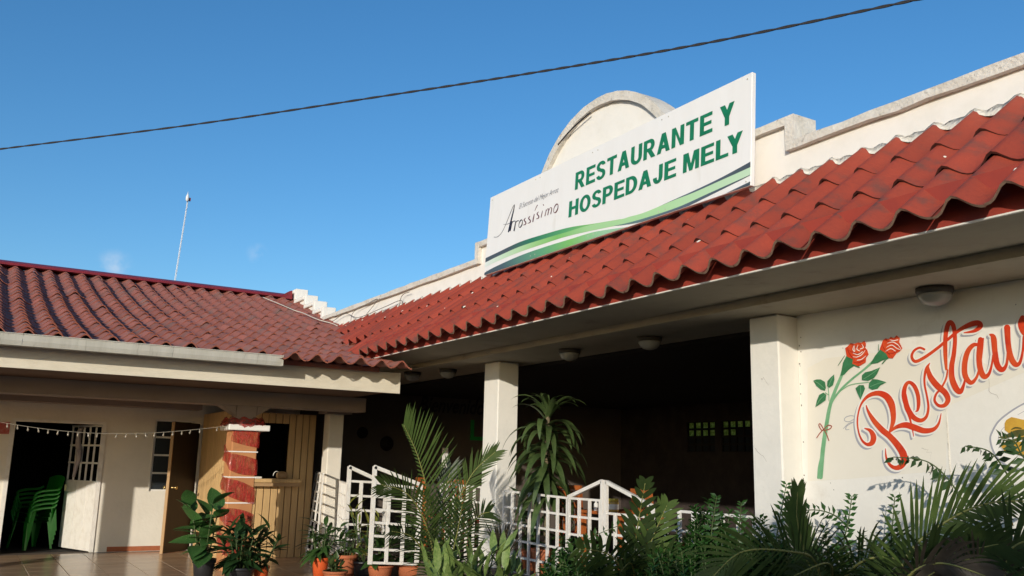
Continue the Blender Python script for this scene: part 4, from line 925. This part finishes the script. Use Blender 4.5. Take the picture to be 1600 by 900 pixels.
leafy('speckled dumb cane in a tall black pot, leftmost of the porch plants', base_at(318, 11.6), .135, .31, 'black_pot', L_dief, 6, 6, .40, 1.02, 11, lean=.40, pitch0=1.0)
leafy('dark pointed-leaf plant in a black pot below the ribboned column', base_at(374, 11.5), .19, .21, 'black_pot', L_agl, 18, 7, .36, .76, 12, lean=.65, pitch0=.95)
leafy('small leafy plant in an orange pot right of the black pots', base_at(408, 11.6), .10, .20, 'orange_pot', L_agl, 7, 5, .26, .56, 13, lean=.6)
leafy('drooping bushy plant in an orange pot by the leaning lattice', base_at(500, 11.7), .11, .27, 'orange_pot', L_mid, 11, 6, .32, .72, 14, lean=.5, pitch0=.75)
leafy('grey-green rosette succulent in a clay pot in front of the orange pot', base_at(524, 11.0), .15, .18, 'terracotta', L_succ, 7, 6, .17, .30, 15, lean=.5)
leafy('leafy plant in a clay pot between the leaning lattice and the gate', base_at(538, 11.7), .17, .30, 'terracotta', L_mid, 6, 5, .28, .62, 16, lean=.5)
leafy('yellow-green croton in a black pot behind the gate leaf', base_at(568, 11.6), .16, .22, 'black_pot', L_cro, 7, 7, .26, .98, 17, lean=.35)
leafy('broad-leaved green plant in a clay pot below the nearest gate leaf', base_at(594, 11.25), .17, .2, 'terracotta', L_broad, 7, 5, .28, .62, 18, lean=.6)
leafy('dark bushy plant in a wide clay pot right of the nearest gate leaf', base_at(642, 11.3), .20, .2, 'terracotta', L_agl, 12, 6, .32, .75, 19, lean=.5)
leafy('pale green upright leafy clump below the middle column', (*ad(725, 900, 7.9).xy, -.1), .22, .1, None, L_pale, 44, 6, .32, .86, 20, lean=.6, pitch0=1.35, group='bed plants')
leafy('second pale green leafy clump nearer the lattice railing', (*ad(782, 900, 8.0).xy, -.1), .22, .1, None, L_pale, 14, 6, .26, .68, 23, lean=.5, pitch0=1.3, group='bed plants')
def spiky(label, c, n, L, seed, mesh, spread=.7):
    rg = random.Random(seed); t = thing('spiky_plant', label, 'plant', c); 
    for i in range(n): link('leaf', mesh, t, aim(Vector(c)+Vector((rg.uniform(-.04, .04), rg.uniform(-.04, .04), rg.uniform(0, .1))), rg.uniform(0, 6.28), math.pi/2-rg.uniform(.05, spread), 0, L*rg.uniform(.6, 1)))
    MB().tube([(c[0], c[1], -.1), c], .025, 6).build('stem', 'bark', t)
spiky('spiky purplish grass-like plant against the foot of the middle column', tuple(ad(783, 890, 9.3)), 46, .52, 31, L_spike)

def frond(t, pts, n, L, wd, mat, side=(1, 1), droop=.5, fwd=.8, upv=None, seed=0, r_=.012, plane=None):
    """feather leaf: rachis through pts, leaflets on both sides"""
    rg = random.Random(seed); P = smooth_path(pts, 10); m = MB(); N_ = len(P)
    fo = MB().tube(P, r_, 5, .003).build('frond', 'rachis', t, True)
    for i in range(n):
        f = .14+.85*i/(n-1); k = min(N_-2, int(f*(N_-1))); p = P[k].lerp(P[k+1], f*(N_-1)-k); d = (P[k+1]-P[k]).normalized()
        pn = Vector(plane) if plane is not None else Vector((0, 0, 1))
        s_ = d.cross(pn).normalized(); nn = s_.cross(d).normalized()
        env = math.sin(math.pi*(.14+.76*f))**.8
        for sg_, on in ((1, side[0]), (-1, side[1])):
            if not on: continue
            l = L*env*rg.uniform(.85, 1.1)*on; dv_ = (s_*sg_+d*fwd*(.35+1.3*f)+nn*.22+Vector((rg.uniform(-.12, .12), rg.uniform(-.12, .12), rg.uniform(-.08, .08)))).normalized()
            q = []; cur = p.copy(); dr = dv_.copy(); seg = 5
            wv = dr.cross(nn).normalized()
            for j in range(seg+1):
                u = j/seg; w2 = wd*.5*(math.sin(math.pi*(.18+.80*u))**.8 if j < seg else .03)
                q.append((cur-wv*w2, cur+wv*w2)); dr = (dr+Vector((0, 0, -1))*droop*u*.32).normalized(); cur = cur+dr*l/seg
            a = len(m.v); m.v += [tuple(x) for pr_ in q for x in pr_]
            m.f += [(a+2*j, a+2*j+1, a+2*j+3, a+2*j+2) for j in range(seg)]
    m.build('leaflets', mat, fo, True)
def palm(label, base, specs, name='palm', group='palms in the bed', trunk=.05):
    t = thing(name, label, 'palm', base, group)
    for i, s in enumerate(specs): frond(t, **s, seed=i*7+len(label))
    MB().tube([(base[0], base[1], -.1), Vector(base)+Vector((0, 0, .25))], trunk, 8, trunk*.6).build('trunk', 'bark', t, True); return t
def ps(l): return [ad(*a) for a in l]
cp_ = -fw
bA = ad(690, 985, 8.9)
palm('feathery palm in front of the middle column and open gate', tuple(bA), [
  dict(pts=ps([(690,950,8.9),(678,820,8.9),(656,722,8.8),(631,664,8.7)]), n=34, L=.58, wd=.018, mat='leaf_palm', side=(.95, .12), droop=.1, fwd=1.0, plane=cp_),
  dict(pts=ps([(692,950,8.9),(706,820,8.9),(735,745,8.9),(774,706,8.9)]), n=34, L=.30, wd=.016, mat='leaf_palm', side=(1, 1), droop=.15, fwd=1.4, plane=cp_),
  dict(pts=ps([(688,950,8.9),(672,840,8.7),(640,775,8.5),(596,757,8.3)]), n=34, L=.36, wd=.016, mat='leaf_palm', side=(1, .9), droop=.35, fwd=1.1, plane=cp_),
  dict(pts=ps([(694,950,8.9),(715,860,8.8),(745,810,8.6),(765,800,8.5)]), n=26, L=.32, wd=.017, mat='leaf_palm_dark', droop=.4, fwd=1., plane=cp_),
  dict(pts=ps([(690,950,8.9),(690,850,9.1),(694,780,9.2),(705,730,9.3)]), n=26, L=.34, wd=.017, mat='leaf_palm_dark', droop=.2, fwd=1.3, plane=cp_),
  dict(pts=ps([(688,950,8.9),(670,880,8.6),(645,840,8.4),(612,830,8.2)]), n=24, L=.30, wd=.015, mat='leaf_palm_dark', droop=.6, fwd=.9, plane=cp_),
  dict(pts=ps([(692,950,8.9),(704,880,8.7),(715,830,8.6),(722,790,8.5)]), n=24, L=.34, wd=.017, mat='leaf_palm_dark', droop=.3, fwd=1., plane=cp_),
  dict(pts=ps([(686,950,8.9),(680,880,8.8),(668,820,8.7),(662,770,8.6)]), n=24, L=.30, wd=.017, mat='leaf_palm', droop=.3, fwd=1., plane=cp_)])
bB = ad(985, 1010, 7.4)
palm('broad-leaflet palm right of the gate peak', tuple(bB), [
  dict(pts=ps([(990,980,7.4),(990,890,7.4),(996,825,7.4),(1008,755,7.3)]), n=15, L=.24, wd=.05, mat='leaf_palm_dark', side=(1, 1), droop=.2, fwd=.9, plane=cp_),
  dict(pts=ps([(983,980,7.4),(975,900,7.3),(950,866,7.1),(905,858,6.9)]), n=15, L=.34, wd=.045, mat='leaf_palm', droop=.5, fwd=.7, plane=cp_),
  dict(pts=ps([(987,980,7.4),(992,910,7.2),(985,880,6.9),(968,895,6.6)]), n=16, L=.34, wd=.045, mat='leaf_palm', droop=.7, fwd=.6, plane=cp_),
  dict(pts=ps([(987,980,7.4),(1000,900,7.4),(1020,840,7.4),(1042,790,7.4)]), n=14, L=.28, wd=.04, mat='leaf_palm', droop=.3, fwd=1., plane=cp_),
  dict(pts=ps([(987,980,7.4),(1005,910,7.2),(1035,880,7.1),(1075,880,7.)]), n=15, L=.32, wd=.04, mat='leaf_palm_dark', droop=.5, fwd=.8, plane=cp_)])
bC = ad(1290, 1010, 5.6)
palm('large arching palm in front of the mural column', tuple(bC), [
  dict(pts=ps([(1288,960,5.6),(1275,880,5.5),(1235,862,5.3),(1160,862,5.2),(1110,905,5.1)]), n=32, L=.58, wd=.019, mat='leaf_palm', droop=.45, fwd=1.1, plane=cp_, side=(.7, 1)),
  dict(pts=ps([(1290,960,5.6),(1262,880,5.7),(1246,815,5.7),(1246,768,5.7)]), n=24, L=.22, wd=.022, mat='leaf_palm', droop=.05, fwd=2.2, plane=cp_),
  dict(pts=ps([(1290,960,5.6),(1330,890,5.5),(1380,870,5.4),(1440,890,5.3)]), n=26, L=.36, wd=.015, mat='leaf_palm_dark', droop=.9, fwd=.9, plane=cp_),
  dict(pts=ps([(1290,960,5.6),(1300,900,5.4),(1290,880,5.1),(1240,900,4.9)]), n=22, L=.34, wd=.016, mat='leaf_palm_dark', droop=.9, fwd=.9, plane=cp_)])
bD = ad(1400, 1010, 5.0)
palm('palm frond sweeping to the right below the painted plate', tuple(bD), [
  dict(pts=ps([(1395,960,5.0),(1415,872,5.0),(1470,820,5.0),(1545,786,5.0),(1640,784,5.0)]), n=34, L=.40, wd=.022, mat='leaf_palm', droop=.25, fwd=1.0, plane=cp_, side=(.5, 1.0)),
  dict(pts=ps([(1395,960,5.0),(1440,880,4.9),(1490,865,4.8),(1560,850,4.7)]), n=30, L=.34, wd=.020, mat='leaf_palm_dark', droop=.7, fwd=1., plane=cp_),
  dict(pts=ps([(1395,960,5.0),(1420,900,4.7),(1470,880,4.6),(1540,900,4.5)]), n=24, L=.26, wd=.018, mat='leaf_dry', droop=.9, fwd=1., plane=cp_)])
bE = ad(1570, 1010, 4.9)
palm('dry drooping palm at the lower right corner', tuple(bE), [
  dict(pts=ps([(1570,960,4.9),(1545,890,4.8),(1500,875,4.7),(1450,900,4.6)]), n=24, L=.26, wd=.018, mat='leaf_dry', droop=.9, fwd=1., plane=cp_),
  dict(pts=ps([(1570,960,4.9),(1570,880,4.9),(1590,850,4.9),(1640,840,4.9)]), n=26, L=.40, wd=.024, mat='leaf_palm_dark', droop=.6, fwd=.8, plane=cp_)])

# tall dracaena behind the railing
dp = Vector((6.07, 9.2, .25)); dr_ = thing('dracaena', 'tall dracaena with long drooping strap leaves beside the middle column', 'plant', dp)
MB().tube([(6.07, 9.2, .25), (6.08, 9.2, 1.2), (6.05, 9.18, 2.12)], .045, 8, .03).build('trunk', 'bark', dr_, True)
MB().lathe((6.07, 9.2, .25), [(.14, 0), (.18, .26), (.19, .3), (.165, .3)], 18).build('pot', 'terracotta', dr_, True)
def strap(L, W, dr0, seed):
    rg = random.Random(seed); m = MB(); n = 9; cur = Vector((0, 0, 0)); d = Vector((0, math.cos(dr0), math.sin(dr0))); g = rg.uniform(.20, .34)
    for i in range(n+1):
        t = i/n; wd = W*.5*(math.sin(math.pi*min(1, .2+.8*t))**.6) if i < n else 0; tw = .25*math.sin(t*5+seed)
        m.v += [tuple(cur+Vector((-wd, 0, wd*.3+tw*wd))), tuple(cur), tuple(cur+Vector((wd, 0, wd*.3-tw*wd)))]
        d = (d+Vector((0, 0, -1))*g*(.4+1.2*t)).normalized(); cur = cur+d*L/n
    for i in range(n): a = 3*i; m.f += [(a, a+1, a+4, a+3), (a+1, a+2, a+5, a+4)]
    return m.mesh('leaf', 'leaf_drac', True)
straps = [strap(1., .125, 1.0, 1), strap(1., .12, .6, 2), strap(1., .12, .2, 3), strap(1., .12, -.2, 4)]
rg = random.Random(5)
for i in range(92):
    f = i/91; z = 2.14-.85*(1-(1-f))**1.1*f; k = 0 if f < .14 else (1 if f < .36 else (2 if f < .6 else 3))
    link('leaf', straps[k], dr_, aim((6.055+rg.uniform(-.02, .02), 9.19+rg.uniform(-.02, .02), 2.16-1.0*f), i*2.399+rg.uniform(-.2, .2), 0, rg.uniform(-.15, .15), (.62 if f > .12 else .52)*rg.uniform(.85, 1.15)))
Lup = strap(1., .12, 1.35, 9)
for i in range(9): link('leaf', Lup, dr_, aim((6.05, 9.18, 2.12), i*2.4, 0, 0, .36*rg.uniform(.8, 1.1)))
# big-leaved plants under it, behind the railing
leafy('broad green plant in a pot behind the lattice under the dracaena', (6.2, 9.72, .25), .14, .24, 'terracotta', L_broad, 8, 6, .26, .9, 41, lean=.3, group='plants behind the railing')
leafy('small green plant in a pot behind the lattice, right of the dracaena', (6.1, 8.98, .25), .12, .22, 'terracotta', L_mid, 7, 5, .20, .6, 42, lean=.4, group='plants behind the railing')
# shrubs of the bed
def shrub(label, c, rx, ry, h, nst, seed, mat='leaf_hedge', L=.085, name='shrub', group='shrubs in the bed', up_=.8):
    rg = random.Random(seed); t = thing(name, label, 'shrub', c, group); st_ = MB(); lf = MB(); c = Vector(c)
    for s in range(nst):
        a = rg.uniform(0, 6.28); r_ = math.sqrt(rg.random()); tip = c+Vector((rx*r_*math.cos(a), ry*r_*math.sin(a), h*(1-.35*r_*r_)*rg.uniform(.72, 1.06)))
        b = c+Vector((rx*.3*r_*math.cos(a), ry*.3*r_*math.sin(a), 0)); mid = b.lerp(tip, .55)+Vector((rg.uniform(-.05, .05), rg.uniform(-.05, .05), .06)); P = smooth_path([b, mid, tip], 6)
        st_.tube(P, .007, 4, .003); n = int(h*.75/.022)
        for i in range(n):
            f = .30+.70*i/n; k = min(len(P)-2, int(f*(len(P)-1))); p = P[k].lerp(P[k+1], f*(len(P)-1)-k); d = (P[k+1]-P[k]).normalized()
            aa = i*2.4+rg.uniform(-.3, .3); q = Vector((math.cos(aa), math.sin(aa), 0)); q = (q-d*q.dot(d)).normalized(); ld = (q+d*up_*rg.uniform(.5, 1.2)).normalized(); wv = ld.cross(d).normalized()
            l = L*rg.uniform(.75, 1.25)*(1.1-.35*f); nn = wv.cross(ld)
            a_ = len(lf.v); lf.v += [tuple(p), tuple(p+ld*l*.5+wv*l*.24+nn*l*.08), tuple(p+ld*l-nn*l*.1), tuple(p+ld*l*.5-wv*l*.24+nn*l*.08)]; lf.f += [(a_, a_+1, a_+2), (a_, a_+2, a_+3)]
    st_.build('stems', 'stem_green', t); o = lf.build('foliage', mat, t, True); return t
def bed(x, d, z=-.0): p = ad(x, 900, d); return (p.x, p.y, -.1)
for lbl, x, d, rx, h, n, sd_, mt in (
  ('low dark shrub right of the gate, behind the broad-leaflet palm', 1040, 7.9, .40, 1.05, 60, 61, 'leaf_hedge'), ('bright green shrub in front of the open dining room', 1105, 7.3, .42, 1.20, 70, 62, 'leaf_hedge'),
  ('low shrub below the left edge of the mural column', 1175, 7.1, .36, 1.14, 60, 63, 'leaf_hedge'), ('dark shrub at the foot of the mural column', 1225, 6.9, .34, 1.02, 55, 64, 'leaf_hedge'),
  ('shrub with upright sprigs below the painted roses', 1320, 6.5, .42, 1.10, 70, 65, 'leaf_hedge'), ('shrub below the painted capital letter', 1400, 6.3, .42, 1.02, 70, 66, 'leaf_hedge'),
  ('dense dark shrub behind the white stake', 1480, 6.1, .42, 1.00, 75, 67, 'leaf_hedge'), ('tall dark shrub below the painted plate', 1560, 5.8, .42, 1.20, 80, 68, 'leaf_hedge'),
  ('dark shrub at the right edge below the plate', 1620, 5.5, .40, 1.15, 70, 69, 'leaf_hedge'), ('low shrub in front of the lattice at the palm', 905, 7.9, .34, .86, 50, 70, 'leaf_hedge'),
  ('low bright shrub left of the broad-leaflet palm', 935, 7.5, .30, .84, 44, 71, 'leaf_mid'), ('bright low shrub between the two large palms', 1060, 6.6, .36, .92, 55, 72, 'leaf_hedge'),
  ('leafy dark shrub in front of the white stake', 1510, 5.4, .36, .92, 60, 73, 'leaf_dark'), ('dark low shrub between the arching palm and the mural wall', 1350, 5.9, .36, .86, 55, 74, 'leaf_dark')):
    shrub(lbl, bed(x, d), rx*1.15, rx*1.15, h+.10, int(n*1.4), sd_, mt)
# single sprigs and hanging twigs in front of the mural
def sprig(label, P, n, L, seed, mat='leaf_hedge', name='sprig', hang=False):
    rg = random.Random(seed); t = thing(name, label, 'sprig', P[0], 'sprigs before the mural'); lf = MB(); Q = smooth_path(P, 10)
    MB().tube(Q, .007, 5, .003).build('stem', 'stem_green', t, True)
    for i in range(n):
        f = .12+.88*i/(n-1); k = min(len(Q)-2, int(f*(len(Q)-1))); p = Q[k].lerp(Q[k+1], f*(len(Q)-1)-k); d = (Q[k+1]-Q[k]).normalized()
        for s in (1, -1):
            side_ = d.cross(cp_).normalized()*s; tw = Vector((rg.uniform(-.5, .5), rg.uniform(-.5, .5), rg.uniform(-.3, .3)))
            ld = ((side_+d*.5+tw*.5) if not hang else (Vector((0, 0, -.7))+tw*1.7+side_*.5+d*.3)).normalized(); wv = ld.cross(Vector((rg.uniform(-.4, .4), -1, rg.uniform(-.2, .4)))).normalized(); nn = wv.cross(ld)
            l = L*rg.uniform(.7, 1.2)*(1.1-.5*f); a_ = len(lf.v)
            lf.v += [tuple(p), tuple(p+ld*l*.45+wv*l*.25+nn*l*.06), tuple(p+ld*l-nn*l*.12), tuple(p+ld*l*.45-wv*l*.25+nn*l*.06)]; lf.f += [(a_, a_+1, a_+2), (a_, a_+2, a_+3)]
    lf.build('foliage', mat, t, True)
sprig('upright sprig against the shaded face of the mural column', ps([(1205,900,6.9),(1215,830,6.9),(1222,790,6.9),(1229,757,6.9)]), 12, .085, 81)
sprig('upright leafy sprig just right of the mural column edge', ps([(1310,900,6.5),(1318,850,6.5),(1326,810,6.5),(1331,776,6.5)]), 13, .085, 82)
sprig('upright sprig below the tail of the painted capital', ps([(1388,900,6.4),(1392,850,6.4),(1395,815,6.4),(1398,777,6.4)]), 12, .085, 83)
sprig('horizontal leafy twig crossing the foot of the column edge', ps([(1330,830,6.6),(1305,806,6.6),(1275,797,6.6),(1240,800,6.6)]), 12, .08, 84)
sprig('arching twig crossing the tail of the painted capital', ps([(1530,830,5.8),(1490,760,5.9),(1450,722,6.0),(1396,714,6.0)]), 17, .105, 85, 'leaf_dark', hang=True)
sprig('thin arching twig in front of the painted plate rim', ps([(1600,790,5.6),(1570,735,5.6),(1545,705,5.6),(1508,697,5.6)]), 13, .085, 86, 'leaf_dark', hang=True)
sprig('leafy twig over the painted food on the plate', ps([(1640,760,5.4),(1600,715,5.4),(1585,690,5.4),(1565,685,5.4)]), 10, .10, 87, 'leaf_dark')
sprig('bright sprig in front of the dining room, left of the column', ps([(1110,880,7.2),(1112,830,7.2),(1116,800,7.2),(1120,776,7.2)]), 12, .085, 88)
sprig('short bright sprig against the dark opening next to the mural column', ps([(1150,880,7.1),(1154,830,7.1),(1157,805,7.1),(1158,786,7.1)]), 10, .085, 89)
sprig('glossy leafy twig before the lattice left of the gate peak', ps([(860,905,7.8),(890,868,7.8),(920,842,7.8),(965,822,7.8)]), 11, .11, 90, 'leaf_mid')
tag(MB().tube([ad(1485, 980, 5.3), ad(1484, 880, 5.3), ad(1481, 803, 5.35)], .030, 9, .026).build('stake', 'stake', None, True), 'weathered white stake standing among the shrubs below the mural', 'stake')
fp = ad(1580, 812, 5.2); ft = thing('yellow_flower', 'small yellow flower in the dark shrub at right', 'flower', fp)
for i in range(5):
    a = i*1.257; d = Vector((math.cos(a)*rt+math.sin(a)*up)); MB().add([fp, fp+d*.022+up.cross(d)*0+Vector((-d.y, d.x, 0))*.01, fp+d*.045, fp+d*.022-Vector((-d.y, d.x, 0))*.012], [(0,1,2,3)]).build('petal', 'petal', ft)
MB().tube([fp, fp+Vector((.02, .05, -.3))], .004, 4).build('stem', 'stem_green', ft)
# greenery outside the rear window
shrub('pale green shrub seen through the rear window of the dining room', (15.5, 12.9, -.1), .9, 1.4, 2.6, 40, 95, 'leaf_pale', L=.16)

# unseen shrubs added behind the viewer to keep low sun off the planting bed
for i, (tt, hh) in enumerate(((-1.0, 3.35), (.1, 3.6), (1.2, 3.5), (2.3, 3.65), (3.4, 3.6))):
    shrub(['tall garden shrub behind the viewer, farthest left of the row', 'tall garden shrub behind the viewer, second from the left', 'tall garden shrub behind the viewer, middle of the row', 'tall garden shrub behind the viewer, second from the right', 'tall garden shrub behind the viewer, farthest right of the row'][i],
          (-3.0+.682*tt, -3.0-.731*tt, -.12), .75, .75, hh, 150, 200+i, 'leaf_dark', L=.13, name='garden_shrub', group='tall shrubs behind the viewer')
